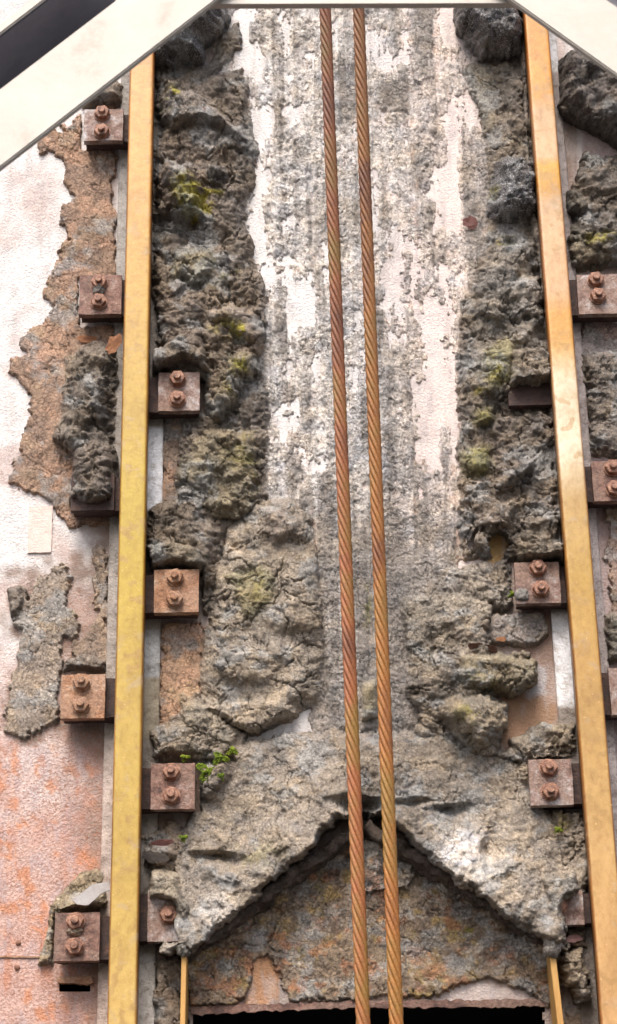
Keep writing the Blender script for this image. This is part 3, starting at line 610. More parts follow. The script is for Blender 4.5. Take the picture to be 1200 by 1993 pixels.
# folded ridges on the thick clods
rg_ = 1 - np.abs(2 * fbm(UWp / 50, VWp / 22, 471, 4, .55) - 1) * 2.2
det += big * NOD * 8 * (np.clip(rg_, 0, 1) - .5)
UWq = UWp + 46 * (fbm(UU / 75, VV / 75, 43, 3) - .5) + 16 * (fbm(UU / 14, VV / 14, 46, 3) - .5); VWq = VWp + 46 * (fbm(UU / 75, VV / 75, 53, 3) - .5) + 16 * (fbm(UU / 14, VV / 14, 56, 3) - .5)
g1, g2, gid = worley(UWq / 60, VWq / 42, 11); k1 = 1 - sstep(.0, .055, g2 - g1)
h1, h2, hid = worley(UWq / 20 + 9, VWq / 17, 15); k2 = 1 - sstep(0, .12, h2 - h1)
i1_, i2_, iid = worley(UWq / 110 + 5, VWq / 74, 19); k3 = 1 - sstep(0, .035, i2_ - i1_)
gate1 = sstep(.47, .58, fbm(UU / 55, VV / 55, 481, 3)); gate2 = sstep(.40, .58, fbm(UU / 40, VV / 40, 491, 3))
det += CRK * (2.0 * (gid - .5) + 1.4 * (hid - .5) * gate2) * (1 + big)
KB = np.where(ID == 0, .25, 1.0) * CRK
det -= KB * (k1 * gate1 * (3.5 + 5 * big) + k3 * sstep(.40, .52, fbm(UU / 80, VV / 80, 485, 3)) * (5 + 8 * big)) + CRK * k2 * gate2 * (2.0 + 1.5 * big)
z1, z2, zid = worley(UWp / 11 + 4, VWp / 11, 23); kz = 1 - sstep(0, .2, z2 - z1); gz_ = sstep(.40, .52, fbm(UU / 34, VV / 60, 495, 3))
det += np.where(ID == 0, 1, 0) * (2.2 * (zid - .5) * gz_ - 2.6 * kz * (.35 + .65 * gz_))
pit = sstep(.62, .74, fbm(UU / 20, VV / 15, 497, 4, .6))
det -= big * NOD * 9 * pit
det = det * thin
H2 = np.maximum(H, 0)
base = W0.copy()
SAG = .30
def disp(Hm, extra=None):
    Q = base.copy(); Q[..., 1] -= (Hm + 1.0) / 1000.; Q[..., 2] -= SAG * Hm / 1000. * sstep(6, 30, Hm)
    return Q
Q = disp(H2)
Pu = np.gradient(Q, axis=1); Pv = np.gradient(Q, axis=0)
Nn = np.cross(Pv, Pu); Nn /= np.linalg.norm(Nn, axis=2, keepdims=True) + 1e-12
if Nn[NV // 2, NU // 2, 1] > 0: Nn = -Nn
sm = .35 * Nn + .65 * np.array((0, -1, 0)); sm /= np.linalg.norm(sm, axis=2, keepdims=True)
Q = Q + sm * np.maximum(det, -(H2 - .4))[..., None] / 1000.
valid = H2 > .15
fa = valid[:-1, :-1] | valid[1:, :-1] | valid[:-1, 1:] | valid[1:, 1:]
# sink rim vertices a little into the wall so the flake edges close
rim = ~valid
Q[rim, 1] = base[rim, 1] + .0012
# carry colour / id of the nearest covered neighbour to rim vertices
for _ in range(2):
    for sh in ((0, 1), (0, -1), (1, 0), (-1, 0)):
        src = np.roll(ID, sh, (0, 1)); cs = np.roll(C, sh, (0, 1))
        mm = (ID < 0) & (src >= 0); ID[mm] = src[mm]; C[mm] = cs[mm]
a = ID[:-1, :-1]; idf = np.where(a >= 0, a, np.maximum(np.maximum(ID[1:, :-1], ID[:-1, 1:]), ID[1:, 1:]))
vidx = np.arange(NV * NU).reshape(NV, NU)
quads = np.stack([vidx[:-1, :-1], vidx[1:, :-1], vidx[1:, 1:], vidx[:-1, 1:]], -1)
fm = fa & (idf >= 0); nf_r, nf_c = idf.shape
idl = np.where(fm, idf, -1); lab = {}
for _pass in range(3):
    flat = idl.ravel(); seen = (flat < 0) | (flat == 0); comps = {}
    arr = flat.tolist(); sn = seen.tolist()
    for st0 in np.nonzero(~seen)[0].tolist():
        if sn[st0]: continue
        t0_ = arr[st0]; stack = [st0]; sn[st0] = True; comp = []
        while stack:
            q = stack.pop(); comp.append(q)
            for nb_ in (q - 1, q + 1, q - nf_c, q + nf_c):
                if 0 <= nb_ < len(arr) and not sn[nb_] and arr[nb_] == t0_: sn[nb_] = True; stack.append(nb_)
        comps.setdefault(t0_, []).append(comp)
    for t0_, cl_ in comps.items():
        cl_.sort(key=len, reverse=True)
        for comp in cl_[1:]:
            votes = {}
            for q in comp:
                for nb_ in (q - 1, q + 1, q - nf_c, q + nf_c):
                    if 0 <= nb_ < len(arr) and arr[nb_] >= 0 and arr[nb_] != t0_: votes[arr[nb_]] = votes.get(arr[nb_], 0) + 1
            new = max(votes, key=votes.get) if votes else (-1 if len(comp) < 900 else t0_)
            for q in comp: arr[q] = new
    idl = np.array(arr).reshape(idl.shape)
idf = np.array(arr).reshape(idf.shape)
Qf = Q.reshape(-1, 3); Cf = np.clip(C.reshape(-1, 3), .01, .85); Wf = (WETM * sstep(.35, .6, fbm(UU / 20, VV / 20, 501, 3) + .25 * WETM)).ravel()
for k, (nm, lb, ct) in enumerate(THINGS):
    f = quads[fa & (idf == k)]
    if not len(f): continue
    uq, inv = np.unique(f, return_inverse=True)
    V_ = Qf[uq]; o0 = V_.mean(axis=0); o0[1] = 0
    me = np_mesh(nm, V_ - o0, inv.reshape(-1, 4), Cf[uq], Wf[uq])
    o = link(nm, me, None, MUD); o.location = Vector(o0); tag(o, lb, ct)
    tag(o, group='mud clods caked on the wall' if ct == 'mud clod' else 'crusts on the wall')

# ------------------------------------------------------------------ the wall behind
ws = 5.0
uw = np.arange(-520, 1720, ws); vw = np.arange(-520, 3300, ws); WU, WV = np.meshgrid(uw, vw)
wp_ = wall_np(WU.ravel(), WV.ravel()).reshape(WU.shape + (3,))
xa = fbm(WU / 90, WV / 90, 601, 4); xb = fbm(WU / 30, WV / 30, 611, 4); xs_ = fbm(WU / 14, WV / 160, 621, 4)
def lerp(a, b, t): return a * (1 - t[..., None]) + np.array(b) * t[..., None]
cw = np.zeros(WU.shape + (3,)) + np.array((.77, .745, .72))
cw = lerp(cw, (.80, .66, .60), sstep(640, 860, WU + 160 * (xa - .5)) * .75 * (WU < 1100))
left = 1 - sstep(215, 235, WU)
cw = lerp(cw, (.60, .49, .45), left * .8 * sstep(.42, .70, xa)); cw = lerp(cw, (.44, .38, .36), left * .3 * sstep(.52, .66, xs_) * sstep(.45, .6, xb))
cw = lerp(cw, (.56, .31, .235), left * np.clip(sstep(1000, 1700, WV + 500 * (xa - .5)) + 0 * xa, 0, 1) * .8)
cw = lerp(cw, (.58, .27, .17), left * sstep(1350, 1850, WV) * sstep(.45, .62, xs_ * .5 + xa * .5))
stn = fbm(WU / 26 + 4, WV / 34, 651, 5, .62)
cw = lerp(cw, (.64, .25, .10), left * sstep(1380, 1500, WV) * .75 * sstep(.54, .66, stn))
cw = lerp(cw, (.42, .36, .38), left * sstep(1380, 1500, WV) * .45 * sstep(.54, .64, fbm(WU / 22, WV / 60, 661, 5, .62)))
cw = lerp(cw, (.38, .30, .27), left * sstep(90, 200, WU + 60 * (xb - .5)) * sstep(1300, 1500, WV) * .7 * sstep(.4, .6, xb))
cw = lerp(cw, (.27, .185, .14), left * sstep(150, 215, WU + 60 * (xb - .5)) * (.55 + .35 * sstep(.42, .58, xa)))
rightw = sstep(1120, 1140, WU)
cw = lerp(cw, (.42, .33, .31), rightw * .9)
inner = np.maximum(sstep(262, 268, WU) * (1 - sstep(420, 470, WU + 60 * (xb - .5))) , sstep(930, 985, WU + 60 * (xb - .5)) * (1 - sstep(1122, 1128, WU)) * sstep(60, 160, WV))
cw = lerp(cw, (.34, .255, .205), inner * (.75 + .25 * sstep(.4, .6, xa)))
ho = sstep(0, 10, sdpoly(ell(966, 1064, 40, 40), WU, WV)); cw = lerp(cw, (.52, .33, .13), ho)
ho = sstep(-6, 14, sdpoly([(1000, 1320), (1090, 1370), (1085, 1440), (960, 1460), (975, 1370)], WU, WV) + 30 * (xb - .5)); cw = lerp(cw, (.38, .235, .14), ho)
ho = sstep(-6, 8, sdpoly([(1020, 1290), (1060, 1300), (1060, 1350), (1030, 1360), (1020, 1330)], WU, WV) + 30 * (xb - .5)); cw = lerp(cw, (.55, .56, .58), ho)
low = sstep(1440, 1500, WV) * ((WU > 300) & (WU < 1100)); cw = lerp(cw, (.30, .22, .17), low * 1.0)
ho = sstep(-8, 8, sdpoly([(820, 1915), (900, 1905), (990, 1915), (1040, 1945), (1030, 1965), (820, 1965)], WU, WV) + 30 * (xb - .5)); cw = lerp(cw, (.62, .52, .47), ho)
ho = sstep(-6, 6, sdpoly([(480, 1850), (540, 1860), (555, 1960), (480, 1960)], WU, WV) + 50 * (xb - .5)); cw = lerp(cw, (.55, .30, .16), ho)
cw = lerp(cw, (.50, .45, .43), (1 - left) * (1 - rightw) * .45 * sstep(.50, .66, fbm(WU / 9, WV / 60, 641, 4)))
for (cu, cv) in ((201, 300), (195, 640), (161, 1420), (149, 1905), (343, 1215), (1046, 1190), (1168, 630), (1196, 990), (348, 815)):
    st = np.exp(-((WU - cu) / 36) ** 2) * sstep(-20, 10, WV - cv) * np.exp(-np.clip(WV - cv, 0, 999) / 90) * (.4 + xs_)
    cw = lerp(cw, (.26, .13, .085), np.clip(st, 0, 1) * .8)
q_ = sstep(-26, 20, sdpoly([(20, 1120), (120, 1090), (210, 1060), (215, 1420), (110, 1440), (20, 1440)], WU, WV) + 60 * (xb - .5)) * (.45 + .4 * sstep(.45, .6, xb))
cw = lerp(cw, (.27, .20, .16), np.clip(q_ * 1.15, 0, 1))
rustm = np.clip(left * sstep(1050, 1600, WV + 400 * (xa - .5)) + .25 * left + .25 * sstep(.5, .7, xa) + rightw * .5 + inner * .4, 0, 1) * (.3 + xb)
wp_[..., 1] = 0
OPEN = sdpoly([(372, 1962), (600, 1955), (1060, 1950), (1066, 2700), (366, 2700)], WU, WV)
jag = OPEN + 10 * (fbm(WU / 9, WV / 30, 631, 3) - .5)
vi = np.arange(WU.size).reshape(WU.shape)
qd = np.stack([vi[:-1, :-1], vi[1:, :-1], vi[1:, 1:], vi[:-1, 1:]], -1)
SLOT = (WU > 110) & (WU < 172) & (WV > 1912) & (WV < 1928)
keep = ~((jag[:-1, :-1] > 2) | SLOT[:-1, :-1])
f = qd[keep]; uq, inv = np.unique(f, return_inverse=True)
wme = np_mesh('steel_wall', wp_.reshape(-1, 3)[uq], inv.reshape(-1, 4), np.clip(cw.reshape(-1, 3)[uq], .02, .85), rustm.ravel()[uq])
wall_o = empty('steel_wall', P(600, 996))
tag(wall_o, 'whole painted and rusting steel wall behind the rails, ropes and mud, with a black opening at the bottom', 'wall')
def child_world(o, parent):
    o.parent = parent; o.matrix_parent_inverse = Matrix.Translation(parent.location).inverted(); return o
child_world(link('wall_plate', wme, None, WALL), wall_o)
# dark hollow behind the opening and behind the slot
def hollow(name, u0_, v0_, u1_, v1_, depth):
    A, B = P(u0_, v0_), P(u1_, v1_)
    x0, x1, z1, z0 = min(A.x, P(u0_, v1_).x), max(B.x, P(u1_, v0_).x), A.z, B.z
    bm = bmesh.new(); vs_ = [bm.verts.new(c) for c in ((x0, .004, z0), (x1, .004, z0), (x1, .004, z1), (x0, .004, z1), (x0, depth, z0), (x1, depth, z0), (x1, depth, z1), (x0, depth, z1))]
    for ff in ((4, 5, 6, 7), (0, 1, 5, 4), (1, 2, 6, 5), (2, 3, 7, 6), (3, 0, 4, 7)): bm.faces.new([vs_[i] for i in ff])
    return child_world(link(name, bm_mesh(bm, name), None, BLACK), wall_o)
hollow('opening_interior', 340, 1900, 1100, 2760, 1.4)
hollow('slot_interior', 100, 1895, 182, 1940, .2)
# rivets, seam and welded patch
def rivet(u, v, r=.0055):
    bm = bmesh.new(); bmesh.ops.create_uvsphere(bm, u_segments=14, v_segments=8, radius=r)
    for q in bm.verts: q.co.y *= .7
    o = link('rivet', bm_mesh(bm, 'rivet', True), None, NUT); o.location = P(u, v, .001) ; loc = o.location.copy()
    child_world(o, wall_o); o.location = loc
for q in ((35, 1835), (33, 1883)): rivet(*q)
def strip(name, pts_px, d0, d1, mat, parent=None, wob=0, label=None, cat=None, bev=.0008, group=None, seed=0):
    """solid plate: outline in photograph pixels on the plane d1, thickness down to d0"""
    rnd = random.Random(seed or int(sum(a * 3 + b for a, b in pts_px)))
    if wob:
        fine = []
        for i, (a, b) in enumerate(pts_px):
            c, d = pts_px[(i + 1) % len(pts_px)]; n = max(1, int(math.hypot(c - a, d - b) / 7))
            for k in range(n): fine.append((a + (c - a) * k / n + rnd.uniform(-wob, wob), b + (d - b) * k / n + rnd.uniform(-wob, wob)))
        pts_px = fine
    ctr = P(sum(a for a, b in pts_px) / len(pts_px), sum(b for a, b in pts_px) / len(pts_px), 0)
    bm = bmesh.new(); top = [bm.verts.new(P(a, b, d1) - ctr) for a, b in pts_px]
    bot = [bm.verts.new(Vector((t_.co.x, -d0, t_.co.z))) for t_ in top]
    bm.faces.new(top); bm.faces.new(bot[::-1]); n = len(top)
    for i in range(n): bm.faces.new((top[i], top[(i + 1) % n], bot[(i + 1) % n], bot[i]))
    o = link(name, bm_mesh(bm, name), None, mat); o.location = ctr
    if parent: child_world(o, parent)
    tag(o, label, cat, group); return o
strip('patch_plate', [(56, 986), (102, 984), (99, 1074), (53, 1076)], .0, .004, WALLP := m_simple('pinkish_paint', [(.3, (.60, .44, .38)), (.6, (.74, .60, .54))], 30, .6, .0035, 190), wall_o, .6)
strip('slot_lip', [(108, 1902), (176, 1900), (182, 1912), (168, 1916), (112, 1912)], .001, .012, RUSTORANGE, wall_o, 1.2)
strip('opening_lip', [(372, 1958), (700, 1948), (1058, 1944), (1062, 1958), (900, 1961), (700, 1962), (480, 1969), (372, 1976)], .001, .008, RUST, wall_o, 2.6)
strip('seam', [(-100, 1858), (100, 1862), (100, 1865), (-100, 1861)], .0005, .003, RUSTORANGE, wall_o, .8)

# ------------------------------------------------------------------ rails
def rail(name, label, ca, cb, wpx, cfun, footfun, hd=.095):
    # ca, cb: photograph positions of the head's centre line at two heights
    A = P(*ca, hd); B = P(*cb, hd); dirv = (A - B).normalized()
    A = A + dirv * .45; B = B - dirv * .5; L = (A - B).length
    sidev = dirv.cross(Vector((0, -1, 0))).normalized()
    if sidev.x < 0: sidev = -sidev
    hw = wpx / FPX * ((P(*cb, hd) - CAMLOC).dot(fwd)) / 2
    root = empty(name, Vector((B.x, 0, B.z)))
    tag(root, label, 'rail', 'worn ochre rails running up the wall')
    def sweep(nm, prof, mat, colf=None, pf=None):
        n = int(L / .01); prof = np.array(prof); k = len(prof)
        V_ = np.zeros(((n + 1) * k, 3)); cc_ = np.zeros(((n + 1) * k, 3))
        for i in range(n + 1):
            o_ = B + dirv * (L * i / n)
            for j, (s_, d_) in enumerate(prof):
                q = o_ + sidev * s_; V_[i * k + j] = (q.x - root.location.x, -d_, q.z - root.location.z)
            if colf is not None:
                jn = vn(np.array([i * .21]), np.array([1.5]), 821)[0]
                pv = float(np.interp(-o_.z, FZ, FV))
                cb_ = np.array(colf(pv)); cc_[i * k:(i + 1) * k] = cb_
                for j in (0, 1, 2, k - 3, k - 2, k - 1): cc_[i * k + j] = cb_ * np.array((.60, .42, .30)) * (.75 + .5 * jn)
            if pf is not None:
                tz = P(600, 996); zz = o_.z
                pv = float(np.interp(-zz, FZ, FV))
                for j in range(k): cc_[i * k + j] = pf(pv, -1 if j < k // 2 else 1)
        F_ = [(i * k + j, i * k + (j + 1) % k, (i + 1) * k + (j + 1) % k, (i + 1) * k + j) for i in range(n) for j in range(k)]
        me = np_mesh(nm, V_, np.array(F_), cc_ if (colf or pf) is not None else None, None, False)
        o = link(nm, me, root, mat)
        return o
    e = .0045
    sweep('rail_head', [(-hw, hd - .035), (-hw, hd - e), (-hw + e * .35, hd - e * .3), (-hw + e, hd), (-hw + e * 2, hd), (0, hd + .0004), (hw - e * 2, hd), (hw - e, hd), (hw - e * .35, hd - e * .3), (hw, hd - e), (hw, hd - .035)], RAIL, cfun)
    sweep('rail_web', [(-.009, .014), (-.009, hd - .0345), (.009, hd - .0345), (.009, .014)], DARKRUST)
    sweep('rail_foot', [(-.054, .0015), (-.054, .011), (-.050, .0135), (-.001, .0135), (.001, .0135), (.050, .0135), (.054, .011), (.054, .0015)], FOOT, None, footfun)
    return root
FV = np.arange(-600, 3000, 20.0); FZ = np.array([-P(600, q, .05).z for q in FV])
def lfoot(v, s_):
    rnd = .85 + .3 * vn(np.array([v / 23.0]), np.array([3.0 + s_]), 811)[0]
    if s_ < 0: c = np.array([np.interp(v, [250, 330, 1000, 1150, 1300, 1400, 1500, 2000], a_) for a_ in ([.34, .36, .36, .42, .33, .40, .52, .46], [.31, .33, .32, .37, .28, .34, .42, .35], [.28, .30, .28, .33, .24, .30, .36, .29])])
    else:
        c = np.array((.30, .26, .22))
        if 812 < v < 968: c = np.array((.80, .80, .82))
        if 1205 < v < 1300: c = np.array((.46, .46, .45))
        if 1300 <= v < 1420: c = np.array((.33, .28, .20))
        if v > 1845: c = np.array((.50, .46, .42))
    return c * rnd
def rfoot(v, s_):
    rnd = .85 + .3 * vn(np.array([v / 23.0]), np.array([7.0 + s_]), 811)[0]
    c = np.array((.40, .34, .32))
    if s_ < 0 and 1190 < v < 1372: c = np.array((.80, .79, .80))
    if s_ < 0 and not 1190 < v < 1372: c = np.array((.26, .22, .19))
    if s_ > 0 and v < 130: c = np.array((.7, .68, .66))
    return c * rnd
def lcol(v):
    a = [(0, (.56, .285, .085)), (400, (.53, .30, .075)), (700, (.46, .295, .055)), (1000, (.45, .325, .035)), (1150, (.48, .345, .04)), (1350, (.48, .335, .07)), (1700, (.48, .33, .075)), (2000, (.56, .38, .12))]
    return [np.interp(v, [p for p, c in a], [c[i] for p, c in a]) for i in range(3)]
def rcol(v):
    a = [(60, (.58, .27, .05)), (215, (.58, .29, .055)), (245, (.58, .38, .23)), (335, (.58, .38, .23)), (350, (.56, .32, .04)), (400, (.55, .29, .05)), (425, (.60, .40, .25)), (600, (.54, .33, .18)), (640, (.54, .27, .05)), (700, (.56, .32, .08)), (770, (.70, .60, .49)), (900, (.72, .62, .51)), (1000, (.51, .34, .14)), (1150, (.44, .275, .06)), (1300, (.44, .265, .075)), (1600, (.48, .30, .11)), (2000, (.58, .34, .15))]
    return [np.interp(v, [p for p, c in a], [c[i] for p, c in a]) for i in range(3)]
rail('rail', 'left ochre steel rail, the evenly yellow one with round brown stains', (276, 100), (236.5, 1993), 57.5, lcol, lfoot)
rail('rail', 'right ochre steel rail, patched with pale pinkish and orange bands', (1048, 100), (1198.5, 1993), 57, rcol, rfoot)

# ------------------------------------------------------------------ clamps
def hexprism(bm, r, y0, y1, cx=0, cz=0, seg=6, rot=0, ch=0.0):
    rings = []
    prof = [(r, y0), (r, y1 + ch), (r - ch, y1)] if ch else [(r, y0), (r, y1)]
    for rr, yy in prof:
        rings.append([bm.verts.new((cx + rr * math.cos(rot + 2 * math.pi * k / seg), yy, cz + rr * math.sin(rot + 2 * math.pi * k / seg))) for k in range(seg)])
    for a_, b_ in zip(rings, rings[1:]):
        for k in range(seg): bm.faces.new((a_[k], a_[(k + 1) % seg], b_[(k + 1) % seg], b_[k]))
    bm.faces.new(rings[-1]); bm.faces.new(rings[0][::-1])
def rough_box(x0, x1, y0, y1, z0, z1, amp, seed, n=10, bite=0):
    bm = bmesh.new(); bm_box(bm, x0, x1, y0, y1, z0, z1)
    bmesh.ops.subdivide_edges(bm, edges=bm.edges[:], cuts=n, use_grid_fill=True)
    rnd = random.Random(seed); ox, oz = rnd.uniform(0, 50), rnd.uniform(0, 50)
    X = np.array([v.co[:] for v in bm.verts])
    n1 = fbm(X[:, 0] * 60 + ox, X[:, 2] * 60 + X[:, 1] * 40 + oz, 701, 3) - .5; n2 = fbm(X[:, 0] * 70 + oz, X[:, 2] * 70 + X[:, 1] * 50 + ox, 711, 3) - .5; n3 = fbm(X[:, 0] * 90 + 9 + ox, X[:, 2] * 90 + oz, 721, 3) - .5
    for v, a_, b_, c_ in zip(bm.verts, n1, n2, n3): v.co += Vector((a_, c_ * .6, b_)) * amp
    return bm
def clamp(u, v, side, label, mat, size=(88, 84), tilt=0, nuts=((-.003, .0275), (-.003, -.0205)), seed=1, nutmat=None, dplate=.062):
    """side=+1: the rail is on the clamp's right; -1: on its left"""
    c = P(u, v, dplate); dep = (c - CAMLOC).dot(fwd); mm = dep / FPX
    wx = size[0] * mm / 2; hz = size[1] * mm / 2 / math.cos(PITCH)
    root = empty('rail_clamp', (c.x, 0, c.z)); root.rotation_euler = (0, R(tilt), 0)
    tag(root, label, 'rail clamp', 'bolted clamps holding the rails')
    link('clamp_plate', bm_mesh(rough_box(-wx, wx, -dplate, -dplate + .016, -hz, hz, .0022, seed, 8), 'clamp_plate'), root, mat)
    x0, x1 = (-wx * .93, wx + .022) if side > 0 else (-wx - .022, wx * .93)
    link('spacer_block', bm_mesh(rough_box(x0, x1, -dplate + .0162, -.0145, -hz + .006, hz * .93, .005, seed + 9, 8), 'spacer_block'), root, DARKRUST)
    for k, (nx, nz) in enumerate(nuts):
        rnd = random.Random(seed * 7 + k)
        ro = rnd.uniform(-.25, .25)
        bm = bmesh.new(); hexprism(bm, .0168, 0, -.014, rot=ro, ch=.0014)
        hexprism(bm, .0185, .003, -.0018, seg=24)
        n_ = link('nut', bm_mesh(bm, 'nut'), root, nutmat or NUT); n_.location = (nx, -dplate - .001, nz)
        bm = bmesh.new(); hexprism(bm, .0078, -.0135, -.0225, seg=16, ch=.0012)
        link('stud_end', bm_mesh(bm, 'stud_end'), n_, nutmat or NUT)
    return root
clamp(201, 243, 1, 'pale chipped rusty clamp, topmost left of the left rail, just below the white beam', RUSTPALE, (76, 66), seed=11)
clamp(195, 573, 1, 'rusty clamp left of the left rail with a patch of orange rust right below it', RUST, (82, 80), seed=12)
clamp(180, 958, 1, 'clamp left of the left rail buried in dark mud but for its rim and nuts', DARKRUST, (84, 70), seed=13, nuts=((-.008, .05), (-.004, 0.0)))
clamp(161, 1355, 1, 'clean orange-brown square clamp on the left wall beside the left rail', RUSTORANGE, (85, 82), seed=14, nutmat=RUSTORANGE)
clamp(149, 1823, 1, 'purplish-brown clamp at the lower left, lowest one left of the left rail', RUST, (88, 86), seed=15)
clamp(348, 762, -1, 'half white, half rusty clamp under a hanging clod right of the left rail', RUSTPALE, (80, 76), seed=16)
clamp(343, 1150, -1, 'pinkish-orange clamp with two bright orange nuts, under the dark mud collar', RUSTORANGE, (87, 82), seed=17, nutmat=RUSTORANGE)
clamp(336, 1530, -1, 'brown clamp beside the bright green moss right of the left rail', RUST, (86, 84), seed=18)
clamp(322, 1782, -1, 'clamp half covered by the left foot of the muddy hood', RUSTPALE, (70, 92), seed=19, nuts=((-.002, .048), (.006, .000)))
clamp(1030, 752, 1, 'dark clamp inside the upper right rail, only its lower edge showing under mud', DARKRUST, (84, 74), seed=20, nuts=(), dplate=.052)
clamp(1046, 1134, 1, 'pink and grey clamp inside the right rail with a small mud patty on its corner', RUSTPALE, (87, 78), seed=21, nuts=((.002, .030), (.005, -.016)))
clamp(1072, 1522, 1, 'grey-brown clamp inside the right rail, second from the bottom there', RUSTPALE, (84, 84), seed=22)
clamp(1096, 1766, 1, 'small-looking clamp half swallowed by the right foot of the muddy hood', RUSTPALE, (78, 62), seed=23, nuts=((-.010, .002),))
clamp(1168, 572, -1, 'pale grey clamp outside the right rail with a dark gap under it', RUSTPALE, (88, 80), seed=24, nuts=((-.008, .032), (-.006, -.008)))
clamp(1196, 936, -1, 'rust-streaked clamp cut by the right frame edge at mid height', RUST, (86, 78), seed=25)
clamp(1230, 1345, -1, 'clamp of which only a pale vertical edge shows at the right frame edge', RUSTPALE, (86, 88), seed=26)

# ------------------------------------------------------------------ wire ropes
def rope(label, a, b, d, dia_px, mat, ph):
    dia_px += 1.6
    A = P(*a, d); B = P(*b, d); ax = (A - B).normalized(); A = A + ax * 1.2; B = B - ax * .8; L = (A - B).length
    sx = ax.cross(Vector((0, -1, 0))).normalized(); sy = ax.cross(sx).normalized()
    rad = dia_px / FPX * ((P(*b, d) - CAMLOC).dot(fwd)) / 2
    rs = rad * .355; rc = rad - rs; lay = .158; n = int(L / .004); m_ = 10
    t_ = np.arange(n + 1) * L / n; Bn = np.array(B); axn = np.array(ax); sxn = np.array(sx); syn = np.array(sy)
    Vs = []; Fs = []; off = 0
    for k in range(6):
        th = ph + 2 * math.pi * k / 6 - 2 * math.pi * t_ / lay * HAND
        ctr = axn * t_[:, None] + rc * (np.cos(th)[:, None] * sxn + np.sin(th)[:, None] * syn)
        rad_dir = np.cos(th)[:, None] * sxn + np.sin(th)[:, None] * syn
        tan = np.gradient(ctr, axis=0); tan /= np.linalg.norm(tan, axis=1, keepdims=True)
        bi = np.cross(tan, rad_dir)
        q = np.zeros((n + 1, m_, 3))
        for j in range(m_):
            an = 2 * math.pi * j / m_
            q[:, j] = ctr + rs * 1.0 * (math.cos(an) * rad_dir + math.sin(an) * bi)
        Vs.append(q.reshape(-1, 3))
        ii, jj = np.meshgrid(np.arange(n), np.arange(m_), indexing='ij')
        Fs.append(np.stack([off + ii * m_ + jj, off + ii * m_ + (jj + 1) % m_, off + (ii + 1) * m_ + (jj + 1) % m_, off + (ii + 1) * m_ + jj], -1).reshape(-1, 4)); off += (n + 1) * m_
    o = link('wire_rope', np_mesh('wire_rope', np.concatenate(Vs), np.concatenate(Fs)), None, mat); o.location = B
    tag(o, label, 'wire rope', 'rusty wire ropes down the middle')
HAND = 1
rope('left rusty wire rope, the redder-brown of the two', (632, 10), (706.5, 1993), .25, 27.5, ROPE1, .3)
rope('right rusty wire rope, the more ochre one', (697, 10), (771, 1993), .25, 27.5, ROPE2, 1.2)

# ------------------------------------------------------------------ hood plates under the mud
hood = empty('chevron_hood', P(705, 1640, 0)); tag(hood, 'dark steel hood of two sloping plates forming an inverted V above the black opening', 'hood')
def hood_plate(a, b, d, th=.008):
    A, B = P(*a, 0), P(*b, 0); n = (B - A).normalized(); nrm = n.cross(Vector((0, 1, 0)))
    if nrm.z < 0: nrm = -nrm
    bm = bmesh.new(); N = 130; K = 22; g = {}
    for i in range(N + 1):
        for j in range(K + 1):
            q = A.lerp(B, i / N); q = q + Vector((0, -d * j / K, 0)) - nrm * (.022 * (fbm(np.array([i * .13]), np.array([j * .2]), 801 + int(b[0]), 4, .6)[0] - .5)) + Vector((0, -.03 * (vn(np.array([i * .22]), np.array([2.5]), 805)[0] - .5) * j / K, 0))
            g[i, j, 0] = bm.verts.new(q - hood.location); g[i, j, 1] = bm.verts.new(q - hood.location + nrm * th)
    for i in range(N):
        for j in range(K):
            for s_ in (0, 1): bm.faces.new((g[i, j, s_], g[i + 1, j, s_], g[i + 1, j + 1, s_], g[i, j + 1, s_]))
        bm.faces.new((g[i, K, 0], g[i + 1, K, 0], g[i + 1, K, 1], g[i, K, 1]))
    me_ = bm_mesh(bm, 'hood_plate', True); at_ = me_.attributes.new('Col', 'FLOAT_COLOR', 'POINT')
    at_.data.foreach_set('color', np.tile(np.array((.12, .09, .07, 1), np.float32), len(me_.vertices)))
    link('hood_plate', me_, hood, MUD)
hood_plate((705, 1632), (362, 1886), .062, .02); hood_plate((705.5, 1632), (1084, 1872), .062, .02)
# thin upright plate edges beside the opening
def edge_bar(label, a, b, d0, d1, wpx, mat):
    A, B = P(*a, d1), P(*b, d1); hw = wpx / FPX * 4.6 / 2
    dirv = (A - B).normalized(); B = B - dirv * .25
    bm = bmesh.new(); vs_ = []
    for q in (A, B):
        for s_, dd in ((-1, d1), (1, d1), (1, d0), (-1, d0)): vs_.append(bm.verts.new((q.x - B.x + s_ * hw, -dd, q.z - B.z)))
    for ff in ((0, 1, 5, 4), (1, 2, 6, 5), (2, 3, 7, 6), (3, 0, 4, 7), (0, 3, 2, 1), (4, 5, 6, 7)): bm.faces.new([vs_[i] for i in ff])
    bmesh.ops.bevel(bm, geom=bm.edges[:], offset=.001, segments=1, affect='EDGES')
    o = link('guide_plate', bm_mesh(bm, 'guide_plate'), None, mat); o.location = (B.x, 0, B.z)
    tag(o, label, 'guide plate', 'thin upright plates beside the opening')
edge_bar('thin upright ochre plate edge at the left side of the black opening', (358, 1850), (355, 1993), .002, .085, 9, YROD)
edge_bar('thin leaning ochre plate edge at the right side of the black opening', (1074, 1850), (1091, 1993), .002, .085, 11, YROD)

